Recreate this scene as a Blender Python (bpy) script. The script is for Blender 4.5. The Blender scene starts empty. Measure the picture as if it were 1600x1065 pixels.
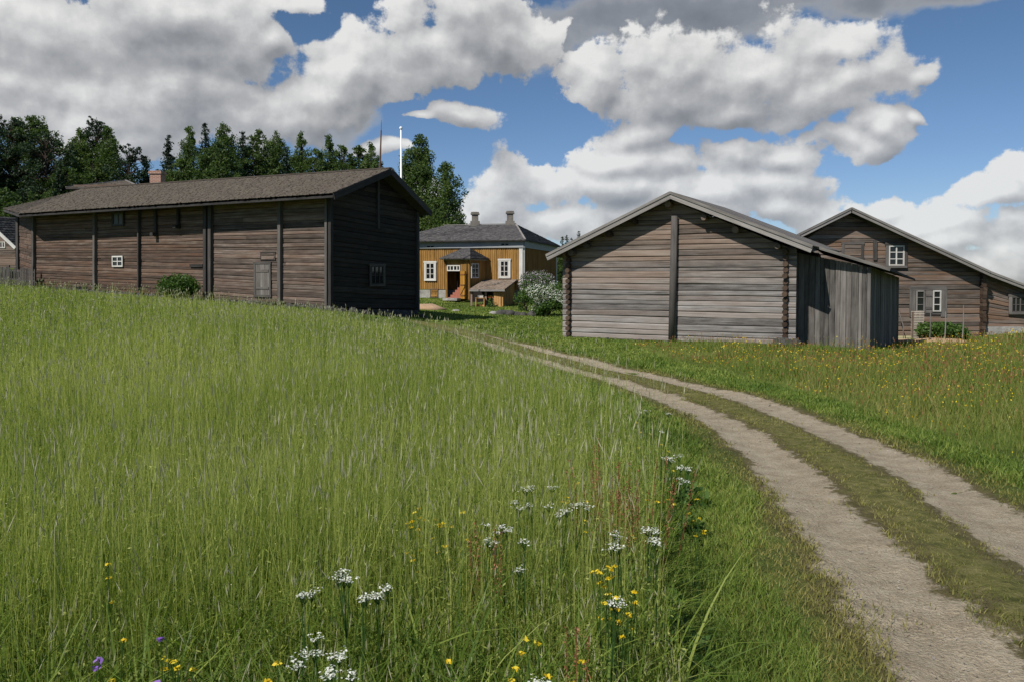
import bpy, math, random
import numpy as np
from mathutils import Vector, Matrix
R = math.radians
random.seed(7)
rng = np.random.default_rng(11)
scene = bpy.context.scene
col = scene.collection

# ------------------------------------------------------------------ camera
EYE, FPX, PRIN, PITCH = 1.6, 1244.0, 467.0, math.atan(37.0 / 1244.0)
cd = bpy.data.cameras.new('camera'); cam = bpy.data.objects.new('camera', cd); col.objects.link(cam)
cam.location = (0, 0, EYE); cam.rotation_euler = (math.pi / 2 - PITCH, 0, 0)
cd.sensor_width = 36.0; cd.lens = 36.0 * FPX / 1600.0
cd.shift_y = -(532.5 - PRIN) / 1600.0
cd.clip_start = 0.05; cd.clip_end = 6000
scene.camera = cam
CP, SP = math.cos(PITCH), math.sin(PITCH)

def ray(px, py):
    x = (px - 800.0) / FPX; v = -(py - PRIN) / FPX
    return Vector((x, CP + v * SP, -SP + v * CP))
def at(px, py, Y):
    d = ray(px, py); return Vector((d.x / d.y * Y, Y, EYE + d.z / d.y * Y))

# ------------------------------------------------------------------ light
SUN_EL, SUN_AZ = R(46), R(38)          # sun behind the camera to the left
sdir = Vector((-math.sin(SUN_AZ) * math.cos(SUN_EL), -math.cos(SUN_AZ) * math.cos(SUN_EL), math.sin(SUN_EL)))
sl = bpy.data.lights.new('sun', 'SUN'); so = bpy.data.objects.new('sun', sl); col.objects.link(so)
sl.energy = 4.9; sl.angle = R(0.53); sl.color = (1.0, 0.95, 0.87)
so.rotation_euler = (-sdir).to_track_quat('-Z', 'Y').to_euler(); so.location = (-20, -20, 30)
scene.view_settings.view_transform = 'Standard'; scene.view_settings.look = 'None'
scene.view_settings.exposure = 0.0; scene.view_settings.gamma = 1.0
scene.cycles.use_denoising = True
scene.cycles.max_bounces = 6; scene.cycles.diffuse_bounces = 3; scene.cycles.glossy_bounces = 2
scene.cycles.transmission_bounces = 4; scene.cycles.transparent_max_bounces = 6

# ------------------------------------------------------------------ node helpers
class NT:
    def __init__(s, tree): s.t = tree; s.n = tree.nodes; s.l = tree.links
    def new(s, typ, **kw):
        n = s.n.new(typ)
        for k, v in kw.items(): setattr(n, k, v)
        return n
    def put(s, sock, v):
        if isinstance(v, bpy.types.NodeSocket): s.l.new(v, sock)
        else: sock.default_value = v
    def m(s, op, a, b=None, c=None, clamp=False):
        n = s.new('ShaderNodeMath', operation=op, use_clamp=clamp); s.put(n.inputs[0], a)
        if b is not None: s.put(n.inputs[1], b)
        if c is not None: s.put(n.inputs[2], c)
        return n.outputs[0]
    def vm(s, op, a, b=None, out=0):
        n = s.new('ShaderNodeVectorMath', operation=op); s.put(n.inputs[0], a)
        if b is not None: s.put(n.inputs[1], b)
        return n.outputs[out]
    def rmap(s, v, a, b, c=0.0, d=1.0, smooth=False):
        n = s.new('ShaderNodeMapRange'); n.interpolation_type = 'SMOOTHSTEP' if smooth else 'LINEAR'
        s.put(n.inputs[0], v)
        for i, x in enumerate((a, b, c, d)): s.put(n.inputs[1 + i], x)
        return n.outputs[0]
    def noise(s, vec, scale, detail=4.0, rough=0.55, dim='3D', dist=0.0):
        n = s.new('ShaderNodeTexNoise', noise_dimensions=dim)
        if vec is not None: s.put(n.inputs['Vector'], vec)
        n.inputs['Scale'].default_value = scale; n.inputs['Detail'].default_value = detail
        n.inputs['Roughness'].default_value = rough; n.inputs['Distortion'].default_value = dist
        return n.outputs['Fac']
    def mix(s, f, a, b, mode='MIX'):
        n = s.new('ShaderNodeMix', data_type='RGBA', blend_type=mode)
        s.put(n.inputs[0], f)
        for sock, v in ((n.inputs[6], a), (n.inputs[7], b)):
            s.put(sock, v if isinstance(v, bpy.types.NodeSocket) else (*v[:3], 1.0))
        return n.outputs[2]
    def ramp(s, f, stops):
        n = s.new('ShaderNodeValToRGB'); s.put(n.inputs[0], f); e = n.color_ramp.elements
        while len(e) < len(stops): e.new(0.5)
        for el, (p, c) in zip(e, stops): el.position = p; el.color = (*c, 1.0)
        return n.outputs[0]
    def xyz(s, v):
        n = s.new('ShaderNodeSeparateXYZ'); s.put(n.inputs[0], v); return n.outputs
    def comb(s, x, y, z):
        n = s.new('ShaderNodeCombineXYZ'); s.put(n.inputs[0], x); s.put(n.inputs[1], y); s.put(n.inputs[2], z); return n.outputs[0]
    def attr(s, name, out='Fac'):
        n = s.new('ShaderNodeAttribute'); n.attribute_name = name; return n.outputs[out]
    def pos(s): return s.new('ShaderNodeNewGeometry').outputs['Position']
    def obj(s): return s.new('ShaderNodeTexCoord').outputs['Object']
    def rand(s): return s.new('ShaderNodeObjectInfo').outputs['Random']
    def bump(s, h, strength, dist):
        n = s.new('ShaderNodeBump'); n.inputs['Strength'].default_value = strength; n.inputs['Distance'].default_value = dist
        s.put(n.inputs['Height'], h); return n.outputs[0]

def srgb(r, g, b):
    f = lambda c: (c / 255 / 12.92) if c / 255 <= 0.04045 else ((c / 255 + 0.055) / 1.055) ** 2.4
    return (f(r), f(g), f(b))

# ------------------------------------------------------------------ sky with clouds (functions of the direction only)
world = bpy.data.worlds.new('World'); scene.world = world; world.use_nodes = True
wt = world.node_tree; wt.nodes.clear(); W = NT(wt)
def azel(px, py):
    d = ray(px, py).normalized(); return math.atan2(d.x, d.y), math.asin(d.z)
BLOBS = [  # px, py, rx, ry of every cloud heap, later turned into azimuth and elevation
 (80,60,260,95),(300,30,190,60),(60,150,200,60),(270,150,200,65),(430,170,150,50),(560,110,110,75),(520,150,110,50),
 (650,75,110,60),(740,30,110,60),(620,30,60,45),(800,60,60,55),(350,85,120,45),(430,60,55,30),
 (920,120,85,45),(1040,105,110,52),(1180,110,120,62),(1310,75,60,40),(1400,100,70,48),(1300,130,110,55),(1462,112,30,18),
 (1060,165,130,42),(1180,175,110,34),(1000,203,100,28),(960,252,105,30),(1040,245,60,24),(1170,243,70,32),(1330,225,62,28),(1380,200,48,26),(1440,190,16,9),(1240,250,50,20),
 (850,298,120,50),(770,325,75,46),(980,296,125,42),(1120,308,130,46),(1210,330,70,32),(870,350,130,34),(1020,335,170,42),(735,365,60,24),
 (715,183,62,20),(650,188,34,8),(660,300,60,18),(600,232,26,14),(205,230,60,26),
 (1290,352,62,30),(1370,318,50,20),(1420,345,95,38),(1530,306,75,20),(1598,278,22,34),(1480,376,105,26),(1575,392,80,40),(1450,412,150,32),
 (110,215,70,22)]
HOLES = [(465,40,52,24)]
BACKB = [(930,30,190,55),(1090,28,170,52),(1000,60,110,40),(1330,2,140,28),(1480,-2,110,20),(840,60,60,60),(560,190,70,36)]
def blobfield(N, p, blobs, k):
    cur = None
    for (cx, cy, rx, ry) in blobs:
        a, e = azel(cx, cy); ra = rx / FPX * 1.06; re = ry / FPX * 1.06
        d = N.vm('SUBTRACT', p, (a, e, 0)); d = N.vm('MULTIPLY', d, (1 / ra, 1 / re, 0))
        L = N.vm('LENGTH', d, out=1)
        cur = L if cur is None else N.m('SMOOTH_MIN', cur, L, k)
    return cur
def cloud_group(name, detail, billow, blobs=None):
    g = bpy.data.node_groups.new(name, 'ShaderNodeTree')
    g.interface.new_socket('Vector', in_out='INPUT', socket_type='NodeSocketVector')
    g.interface.new_socket('Density', in_out='OUTPUT', socket_type='NodeSocketFloat')
    G = NT(g); gi = G.new('NodeGroupInput'); go = G.new('NodeGroupOutput'); p = gi.outputs[0]
    w1 = G.noise(p, 8, 2, .5, '2D'); w2 = G.noise(G.vm('ADD', p, (7.3, 2.1, 0)), 8, 2, .5, '2D')
    wv = G.comb(G.m('MULTIPLY_ADD', w1, .085, -.0425), G.m('MULTIPLY_ADD', w2, .050, -.025), 0.0)
    pw = G.vm('ADD', p, wv)
    bl = G.m('SUBTRACT', 1.0, blobfield(G, pw, blobs or BLOBS, 0.22))
    hl = G.m('SUBTRACT', 1.0, blobfield(G, pw, HOLES, 0.2))
    bl = G.m('SUBTRACT', bl, G.m('MULTIPLY', G.m('MAXIMUM', hl, 0.0), 1.1))
    # the rest of the sky: scattered cumulus from noise, away from the hand-placed heaps
    sx = G.xyz(p)
    far = G.rmap(G.m('ABSOLUTE', sx[0]), 0.64, 0.85, 0, 1, True)
    gen = G.m('MULTIPLY_ADD', G.noise(G.vm('MULTIPLY', p, (1, 1.7, 1)), 3.2, 3, dim='2D'), 4.5, -2.95)
    hi = G.rmap(sx[1], 0.42, 0.6, 0, 1, True)
    away = G.m('MAXIMUM', far, hi)
    bl = G.m('ADD', G.m('MULTIPLY', bl, G.m('SUBTRACT', 1.0, away)), G.m('MULTIPLY', gen, away))
    dens = G.m('ADD', bl, G.m('MULTIPLY_ADD', G.noise(G.vm('MULTIPLY', p, (1, 1.3, 1)), 11, detail, .57, '2D'), 1.95, -.93))
    if billow:
        dens = G.m('ADD', dens, G.m('MULTIPLY_ADD', G.noise(p, 48, 5, .62, '2D'), .55, -.27))
        for sc_, am in ((20, .34), (47, .16)):
            vo = G.new('ShaderNodeTexVoronoi', feature='F1', voronoi_dimensions='2D'); G.put(vo.inputs['Vector'], G.vm('ADD', p, G.vm('MULTIPLY', wv, (0.5, 0.5, 0)))); vo.inputs['Scale'].default_value = sc_
            dens = G.m('ADD', dens, G.m('MULTIPLY', G.m('SUBTRACT', 0.42, vo.outputs['Distance']), am))
    G.l.new(dens, go.inputs[0]); return g
CG1 = cloud_group('cloud_density', 7, True); CG2 = cloud_group('cloud_density_coarse', 2, False); CG3 = cloud_group('cloud_density_back', 5, False, BACKB)
tc = W.new('ShaderNodeTexCoord'); gx = W.xyz(W.vm('NORMALIZE', tc.outputs['Generated']))
az = W.m('ARCTAN2', gx[0], gx[1]); el = W.m('ARCSINE', gx[2]); P0 = W.comb(az, el, 0.0)
def density(vec, g):
    n = W.new('ShaderNodeGroup'); n.node_tree = g; W.put(n.inputs[0], vec); return n.outputs[0]
d0 = density(P0, CG1); d1 = density(W.vm('ADD', P0, (-0.006, 0.013, 0)), CG1)
c0 = density(P0, CG2); c2 = density(W.vm('ADD', P0, (-0.018, 0.045, 0)), CG2); e0 = density(P0, CG3)
sky = W.new('ShaderNodeTexSky', sky_type='NISHITA'); sky.sun_disc = False
sky.sun_elevation = SUN_EL; sky.sun_rotation = math.pi + SUN_AZ
sky.altitude = 200; sky.air_density = 1.0; sky.dust_density = 0.1; sky.ozone_density = 1.6
cover = W.m('MULTIPLY', W.rmap(d0, 0.0, W.m('MULTIPLY_ADD', W.noise(P0, 6.0, 2, dim='2D'), .36, .06), 0, 1, True), W.rmap(el, 0.0, 0.22, .86, .98))
thick = W.rmap(d0, 0.1, 1.1, 0, 1)
lit = W.m('ADD', W.m('MULTIPLY', W.m('SUBTRACT', d0, d1), 0.38), W.m('MULTIPLY', W.m('SUBTRACT', c0, c2), 0.26))
big = W.noise(P0, 4.2, 3, dim='2D')
b = W.m('SUBTRACT', W.m('ADD', 0.68, lit), W.m('MULTIPLY', thick, 0.17))
b = W.m('ADD', b, W.m('MULTIPLY_ADD', big, -0.5, 0.25))
b = W.m('ADD', b, W.rmap(el, 0.0, 0.42, 0.10, -0.12))
ccol = W.ramp(b, [(0.0, (3.0, 3.2, 3.5)), (0.3, (4.6, 4.8, 5.15)), (0.6, (7.4, 7.5, 7.7)), (0.98, (12.8, 12.8, 12.6))])
skyc = W.mix(1.0, sky.outputs[0], (0.80, 0.99, 1.17), 'MULTIPLY')
skyc = W.mix(W.rmap(el, 0.0, 0.30, 1, 0), skyc, W.mix(1.0, skyc, (1.12, 1.08, 1.26), 'MULTIPLY'))
backc = W.ramp(W.m('SUBTRACT', 0.95, W.m('MULTIPLY', e0, 0.55)), [(0.1, (2.7, 2.95, 3.3)), (0.5, (4.0, 4.3, 4.8)), (0.95, (6.6, 6.9, 7.3))])
skyc = W.mix(W.rmap(e0, 0.0, 0.5, 0, 0.93, True), skyc, backc)
skycol = W.mix(cover, skyc, ccol)
below = W.rmap(el, -0.03, 0.0, 0, 1)
skycol = W.mix(below, (1.5, 1.6, 1.4), skycol)
bg = W.new('ShaderNodeBackground'); W.put(bg.inputs[0], skycol); bg.inputs[1].default_value = 0.062
wo = W.new('ShaderNodeOutputWorld'); W.l.new(bg.outputs[0], wo.inputs[0])
try:
    world.cycles.sampling_method = 'MANUAL'; world.cycles.sample_map_resolution = 512
except Exception: pass

# ------------------------------------------------------------------ terrain height
CTRL = np.array([(0,0,0),(2,3,0),(-4,4,.02),(2.2,5.5,-.1),(2.6,8,-.2),(3.7,9.4,-.25),(2.6,10.7,-.3),(3.7,13.3,-.38),(2.25,14,-.4),(1.4,17.4,-.5),
 (0,23,-.6),(2.05,29,-.68),(5.5,27,-.68),(9,25.6,-.68),(10.5,25.5,-.76),(12,25,-.82),(12,20,-.72),(-7.25,31.5,.18),(-25.1,41.5,1.0),(-29,47,1.35),(-15.3,36.5,.5),(-4.5,36.9,-.36),(-6,34,-.16),
 (-8,58,-.03),(-3.4,57,-.1),(.8,56,-.38),(-2,53.2,-.5),(0,48,-.62),(-3,42,-.45),(4,60,-.5),(12,35.5,-1.15),(20,35.5,-1.2),(26,34,-.8),
 (12,23,-.9),(17,22,-.85),(18,28,-1.1),(-5,15,.05),(-12,25,.35),(-10,10,.12),(0,12,-.16),(-2,20,-.3),(-22,30,.7),(-40,45,1.7),
 (-60,60,2.6),(-40,90,4),(-20,80,2.2),(0,100,.3),(60,60,-1),(-80,20,1.5),(80,0,-1),(0,-50,0),(-60,-40,0),(60,-40,0),(0,200,1),(-150,200,6),(150,200,0),(6,5,-.15),(8,12,-.4),(-3,0,0)], float)
def _tps():
    P = CTRL[:, :2]; n = len(P)
    r = np.linalg.norm(P[:, None] - P[None], axis=2); K = np.where(r > 0, r * r * np.log(r + 1e-9), 0)
    A = np.zeros((n + 3, n + 3)); A[:n, :n] = K + np.eye(n) * 2.0; A[:n, n] = 1; A[:n, n + 1:] = P; A[n, :n] = 1; A[n + 1:, :n] = P.T
    return np.linalg.solve(A, np.concatenate([CTRL[:, 2], np.zeros(3)]))
TW = _tps()
def zt(x, y):
    x = np.atleast_1d(np.asarray(x, float)); y = np.atleast_1d(np.asarray(y, float)); out = np.empty(len(x))
    for i in range(0, len(x), 50000):
        a = x[i:i+50000]; b_ = y[i:i+50000]
        rr = np.hypot(a, b_); k = np.minimum(1, 200 / np.maximum(rr, 1)); a2 = a * k; b2 = b_ * k
        r = np.sqrt((a2[:, None] - CTRL[:, 0]) ** 2 + (b2[:, None] - CTRL[:, 1]) ** 2)
        z = (r * r * np.log(r + 1e-9)) @ TW[:len(CTRL)] + TW[-3] + TW[-2] * a2 + TW[-1] * b2
        z = z - np.maximum(0, rr - 120) * .022
        out[i:i+50000] = z + 0.02 * np.sin(a * 1.3 + 2) * np.sin(b_ * 1.1) * np.clip(rr / 10, 0, 1)
    return out
def zg(x, y): return float(zt(x, y)[0])

# ------------------------------------------------------------------ object helpers
MB_DIM = {}
def tag(o, label=None, cat=None, group=None, kind=None):
    if label: o['label'] = label
    if cat: o['category'] = cat
    if group: o['group'] = group
    if kind: o['kind'] = kind
    return o
def empty(name, loc, label, cat, group=None):
    o = bpy.data.objects.new(name, None); col.objects.link(o); o.location = loc; o.empty_display_size = 0.3
    return tag(o, label, cat, group)
def worldloc(o):
    v = Vector((0, 0, 0))
    while o is not None: v += o.location; o = o.parent
    return v
def link_mesh(name, me, mat, parent=None):
    o = bpy.data.objects.new(name, me); col.objects.link(o)
    if mat is not None: me.materials.append(mat)
    if parent is not None: o.parent = parent
    return o
def np_mesh(name, V, F, attrs=None, uv=None, smooth=False):
    """V (n,3), F (m,4) or (m,3)"""
    me = bpy.data.meshes.new(name); V = np.asarray(V, np.float32); F = np.asarray(F, np.int32); k = F.shape[1]
    me.vertices.add(len(V)); me.vertices.foreach_set('co', V.ravel())
    me.loops.add(F.size); me.loops.foreach_set('vertex_index', F.ravel())
    me.polygons.add(len(F)); me.polygons.foreach_set('loop_start', np.arange(0, F.size, k, dtype=np.int32))
    me.polygons.foreach_set('loop_total', np.full(len(F), k, np.int32))
    if smooth: me.polygons.foreach_set('use_smooth', np.ones(len(F), bool))
    me.update(calc_edges=True)
    for nm, arr in (attrs or {}).items():
        a = me.attributes.new(nm, 'FLOAT', 'POINT'); a.data.foreach_set('value', np.asarray(arr, np.float32))
    if uv is not None:
        l = me.uv_layers.new(name='UVMap'); l.data.foreach_set('uv', np.asarray(uv, np.float32)[F.ravel()].ravel())
    return me

class MB:
    """collects shapes in world coordinates and links them as ONE mesh object"""
    def __init__(s): s.v = []; s.f = []; s.uv = []; s.r = []
    def add(s, vs, fs, uvs=None, rnd=None):
        b0 = len(s.v); s.v += [tuple(v) for v in vs]; s.f += [tuple(b0 + i for i in f) for f in fs]
        s.uv += list(uvs) if uvs is not None else [(0.0, 0.0)] * len(vs)
        s.r += [random.random() if rnd is None else rnd] * len(vs); return s
    def hexa(s, p):  # 8 corners: bottom 4 then top 4, uv runs along the longest edge
        p = [Vector(q) for q in p]
        ax = [(p[1] - p[0]), (p[3] - p[0]), (p[4] - p[0])]; L = max(range(3), key=lambda i: ax[i].length)
        off = random.random() * 50
        uv = [(q - p[0]).dot(ax[L].normalized()) + off for q in p]
        ot = [ax[i] for i in range(3) if i != L]
        uvv = [(q - p[0]).dot(ot[0].normalized()) + (q - p[0]).dot(ot[1].normalized()) for q in p]
        rn = random.random()
        fs = [(0, 3, 2, 1), (4, 5, 6, 7), (0, 1, 5, 4), (1, 2, 6, 5), (2, 3, 7, 6), (3, 0, 4, 7)]
        if ax[0].cross(ax[1]).dot(ax[2]) < 0: fs = [tuple(reversed(f)) for f in fs]
        return s.add(p, fs, [(a, b_ + rn * 7) for a, b_ in zip(uv, uvv)], rn)
    def box(s, c, size, U=(1, 0, 0), V=(0, 1, 0), N=(0, 0, 1)):
        c = Vector(c); U = Vector(U).normalized() * size[0] / 2; V = Vector(V).normalized() * size[1] / 2; N = Vector(N).normalized() * size[2] / 2
        return s.hexa([c - U - V - N, c + U - V - N, c + U + V - N, c - U + V - N, c - U - V + N, c + U - V + N, c + U + V + N, c - U + V + N])
    def bar(s, a, b, w, h, up=(0, 0, 1)):
        a = Vector(a); b = Vector(b); d = b - a; u = d.normalized(); side = u.cross(Vector(up))
        if side.length < 1e-3: side = u.cross(Vector((0, 1, 0)))
        side.normalize(); n = side.cross(u).normalized()
        return s.box((a + b) / 2, (d.length, w, h), u, side, n)
    def tube(s, pts, rad, n=8, cap=True, rnd=None):
        pts = [Vector(p) for p in pts]; rad = rad if isinstance(rad, (list, tuple)) else [rad] * len(pts)
        vs = []; uvs = []; L = 0; off = random.random() * 40; ref = None
        for i, p in enumerate(pts):
            d = (pts[min(i + 1, len(pts) - 1)] - pts[max(i - 1, 0)]).normalized()
            if ref is None: ref = d.orthogonal().normalized()
            a = (ref - d * ref.dot(d)).normalized(); b_ = d.cross(a); ref = a
            if i: L += (p - pts[i - 1]).length
            for k in range(n):
                t = 2 * math.pi * k / n; vs.append(p + (a * math.cos(t) + b_ * math.sin(t)) * rad[i]); uvs.append((L + off, k / n * 2 * math.pi * rad[0]))
        fs = []
        for i in range(len(pts) - 1):
            for k in range(n): fs.append((i*n+k, i*n+(k+1) % n, (i+1)*n+(k+1) % n, (i+1)*n+k))
        if cap: fs += [tuple(reversed(range(n))), tuple((len(pts)-1)*n + k for k in range(n))]
        return s.add(vs, fs, uvs, rnd)
    def poly_prism(s, pts, ext):  # flat outline extruded along ext
        pts = [Vector(p) for p in pts]; ext = Vector(ext); n = len(pts)
        nn = Vector((0, 0, 0))
        for i in range(n): nn += (pts[i] - pts[0]).cross(pts[(i+1) % n] - pts[0])
        fs = [tuple(range(n)), tuple(reversed(range(n, 2*n)))] + [(i, i+n, (i+1) % n+n, (i+1) % n) for i in range(n)]
        if nn.dot(ext) > 0: fs = [tuple(reversed(f)) for f in fs]
        e = (pts[1] - pts[0]).normalized(); o = nn.normalized().cross(e) if nn.length else Vector((0, 0, 1))
        uv = [((p - pts[0]).dot(e), (p - pts[0]).dot(o)) for p in pts] * 2
        return s.add(pts + [p + ext for p in pts], fs, uv)
    def build(s, name, mat, parent=None, label=None, smooth=False):
        off = worldloc(parent) if parent is not None else Vector((0, 0, 0))
        me = bpy.data.meshes.new(name); me.from_pydata([(v[0]-off.x, v[1]-off.y, v[2]-off.z) for v in s.v], [], s.f)
        l = me.uv_layers.new(name='UVMap'); idx = np.empty(len(me.loops), np.int32); me.loops.foreach_get('vertex_index', idx)
        l.data.foreach_set('uv', np.asarray(s.uv, np.float32)[idx].ravel())
        a = me.attributes.new('rnd', 'FLOAT', 'POINT'); a.data.foreach_set('value', np.asarray(s.r, np.float32))
        if smooth: me.polygons.foreach_set('use_smooth', np.ones(len(me.polygons), bool))
        me.update()
        o = link_mesh(name, me, mat, parent)
        if label: o['label'] = label
        return o

# ------------------------------------------------------------------ materials
def new_mat(name):
    m = bpy.data.materials.new(name); m.use_nodes = True; t = m.node_tree; t.nodes.clear(); N = NT(t)
    bs = N.new('ShaderNodeBsdfPrincipled'); out = N.new('ShaderNodeOutputMaterial'); N.l.new(bs.outputs[0], out.inputs[0])
    return m, N, bs, out
def uvn(N): return N.new('ShaderNodeUVMap').outputs[0]

def wood(name, dark, mid, light, warm=None, warm_amt=0.0, rough=0.85, grain=1.0, contrast=1.0, ztop=None, streak=0.0):
    """weathered wood: the grain runs along u"""
    m, N, bs, out = new_mat(name); uv = uvn(N); r = N.attr('rnd')
    vec = N.vm('ADD', N.vm('MULTIPLY', uv, (0.55, 22.0, 1)), N.comb(N.m('MULTIPLY', r, 37.0), N.m('MULTIPLY', r, 91.0), r))
    g1 = N.noise(vec, 1.3 * grain, 8, 0.65); g2 = N.noise(N.vm('MULTIPLY', uv, (1.6, 5.0, 1)), 0.9, 5)
    f = N.m('ADD', N.m('MULTIPLY', g1, 0.75 * contrast), N.m('MULTIPLY', N.m('SUBTRACT', r, 0.5), 0.30 * contrast))
    f = N.m('ADD', f, N.m('MULTIPLY_ADD', g2, 0.5, -0.13))
    c = N.ramp(f, [(0.22, dark), (0.52, mid), (0.85, light)])
    if warm:
        wn = N.noise(N.vm('MULTIPLY', uv, (0.25, 3.0, 1)), 1.0, 4); wf = N.rmap(N.m('ADD', wn, N.m('MULTIPLY', r, 0.25)), 0.55, 0.78, 0, warm_amt)
        c = N.mix(wf, c, warm)
    if ztop:   # the upper logs of this wall are browner
        zf = N.rmap(N.m('ADD', N.xyz(N.pos())[2], N.m('MULTIPLY', r, 1.2)), ztop[0] + .5, ztop[1] + .6, 0, .8); c = N.mix(zf, c, N.mix(1.0, c, (.78, .62, .50), 'MULTIPLY'))
    if streak:   # pale weathered streaks along the grain
        sk = N.rmap(N.noise(N.vm('MULTIPLY', uv, (.35, 26.0, 1)), 1.0, 4, .6), .60, .68, 0, streak); c = N.mix(sk, c, light)
    cr = N.rmap(N.noise(N.vm('MULTIPLY', uv, (0.9, 60.0, 1)), 1.0, 3), 0.62, 0.70, 0, 0.6)   # drying cracks
    c = N.mix(cr, c, tuple(x * 0.35 for x in dark))
    N.put(bs.inputs['Base Color'], c); bs.inputs['Roughness'].default_value = rough
    bs.inputs['Specular IOR Level'].default_value = 0.25
    N.put(bs.inputs['Normal'], N.bump(g1, 0.5, 0.02)); return m
def plain(name, colr, rough=0.7, vary=0.15, scale=6.0, bump=0.0, spec=0.3, metal=0.0):
    m, N, bs, out = new_mat(name); n = N.noise(N.obj(), scale, 6, 0.6)
    c = N.mix(N.rmap(n, 0.3, 0.7, 0, 1), tuple(x * (1 - vary) for x in colr), tuple(min(1, x * (1 + vary)) for x in colr))
    N.put(bs.inputs['Base Color'], c); bs.inputs['Roughness'].default_value = rough; bs.inputs['Specular IOR Level'].default_value = spec
    bs.inputs['Metallic'].default_value = metal
    if bump: N.put(bs.inputs['Normal'], N.bump(n, bump, 0.05))
    return m
def glass_mat(name):
    m, N, bs, out = new_mat(name); n = N.noise(N.pos(), 1.3, 2)
    N.put(bs.inputs['Base Color'], N.mix(n, (0.006, 0.007, 0.008), (0.02, 0.022, 0.024)))
    bs.inputs['Roughness'].default_value = 0.06; bs.inputs['Specular IOR Level'].default_value = 0.5; return m

BROWN = wood('brown_log', (.024, .017, .013), (.092, .064, .049), (.25, .205, .17), (.140, .065, .036), .45, streak=.55)
BROWNG = wood('weathered_brown_log', (.036, .026, .021), (.120, .093, .077), (.31, .265, .23), (.150, .070, .040), .35, streak=.5)
SHADELOG = wood('shade_dark_log', (.012, .010, .009), (.030, .024, .020), (.07, .058, .048))  # near-black log tone with the shade of unlit walls mixed in
GREY = wood('grey_log', (.036, .031, .028), (.172, .160, .152), (.34, .325, .312), (.17, .095, .055), .35, ztop=(.9, 2.6), contrast=1.3)
GREYTOP = wood('brown_grey_log', (.040, .032, .026), (.155, .128, .110), (.30, .265, .24), (.19, .095, .045), .6)
GREYB = wood('grey_board', (.030, .027, .025), (.135, .125, .115), (.28, .265, .25), (.12, .085, .06), .2)
TRIM = wood('silver_trim_board', (.09, .082, .074), (.22, .205, .19), (.34, .32, .30))
POSTW = wood('grey_post', (.035, .032, .030), (.095, .086, .080), (.18, .165, .155))
DARKTRIM = wood('dark_trim', (.018, .017, .016), (.046, .042, .040), (.09, .084, .08))
ENDG = wood('log_end', (.020, .013, .009), (.065, .042, .029), (.14, .095, .068), grain=2)
ROOFSH = wood('shingle', (.060, .049, .040), (.108, .090, .074), (.165, .142, .118), (.10, .095, .060), .25, contrast=.8)
ROOFG = wood('grey_shingle', (.035, .033, .033), (.075, .072, .072), (.15, .145, .14))
OCHRE = wood('ochre_board', (.17, .085, .020), (.40, .222, .060), (.56, .355, .125), (.20, .10, .04), .4, contrast=.75)
ORANGE = wood('orange_door_paint', (.34, .16, .025), (.50, .25, .045), (.58, .31, .07), contrast=.5)
ORANGEL = wood('light_orange_paint', (.50, .27, .10), (.66, .40, .17), (.72, .46, .22), contrast=.5)
WHITE = wood('white_paint', (.44, .42, .38), (.66, .65, .62), (.76, .75, .73), contrast=.6)
FASCIA = wood('dull_white_paint', (.26, .27, .27), (.36, .37, .38), (.46, .47, .48), contrast=.5)
GLASS = glass_mat('window_glass')
STONE = None
def stone_mat(name, a, b_, c):
    m, N, bs, out = new_mat(name); o = N.pos(); n = N.noise(o, 2.5, 8, 0.65); n2 = N.noise(o, 18, 5)
    cc = N.ramp(N.m('ADD', N.m('MULTIPLY', n, 0.7), N.m('MULTIPLY', n2, 0.3)), [(0.32, a), (0.5, b_), (0.68, c)])
    N.put(bs.inputs['Base Color'], cc); bs.inputs['Roughness'].default_value = 0.9; N.put(bs.inputs['Normal'], N.bump(n2, 0.6, 0.04)); return m
STONE = stone_mat('field_stone', (.018, .017, .015), (.050, .047, .043), (.13, .12, .11))
STONEL = stone_mat('foundation_stone', (.16, .15, .14), (.30, .29, .27), (.42, .40, .38))
CHIM = stone_mat('grey_chimney_render', (.09, .08, .068), (.15, .135, .115), (.22, .20, .175))
SAND = stone_mat('sand', (.30, .19, .11), (.42, .28, .17), (.50, .35, .22))
def brick_mat(name):
    m, N, bs, out = new_mat(name); bt = N.new('ShaderNodeTexBrick'); N.put(bt.inputs[0], uvn(N))
    bt.inputs['Color1'].default_value = (.30, .12, .07, 1); bt.inputs['Color2'].default_value = (.22, .09, .055, 1); bt.inputs['Mortar'].default_value = (.45, .38, .32, 1)
    bt.inputs['Scale'].default_value = 1.0; bt.inputs['Brick Width'].default_value = .25; bt.inputs['Row Height'].default_value = .08; bt.inputs['Mortar Size'].default_value = .012
    N.put(bs.inputs['Base Color'], bt.outputs[0]); bs.inputs['Roughness'].default_value = .85; return m
BRICK = brick_mat('orange_brick')
WHITEMET = plain('white_pole_paint', (.82, .82, .82), .35, .03)
RUST = plain('rusty_iron', (.10, .055, .035), .8, .3)
RED = plain('red_brick_steps', (.32, .12, .08), .8, .25, 12)
PALE = plain('pale_yellow_board', (.62, .56, .36), .8, .06)

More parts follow.
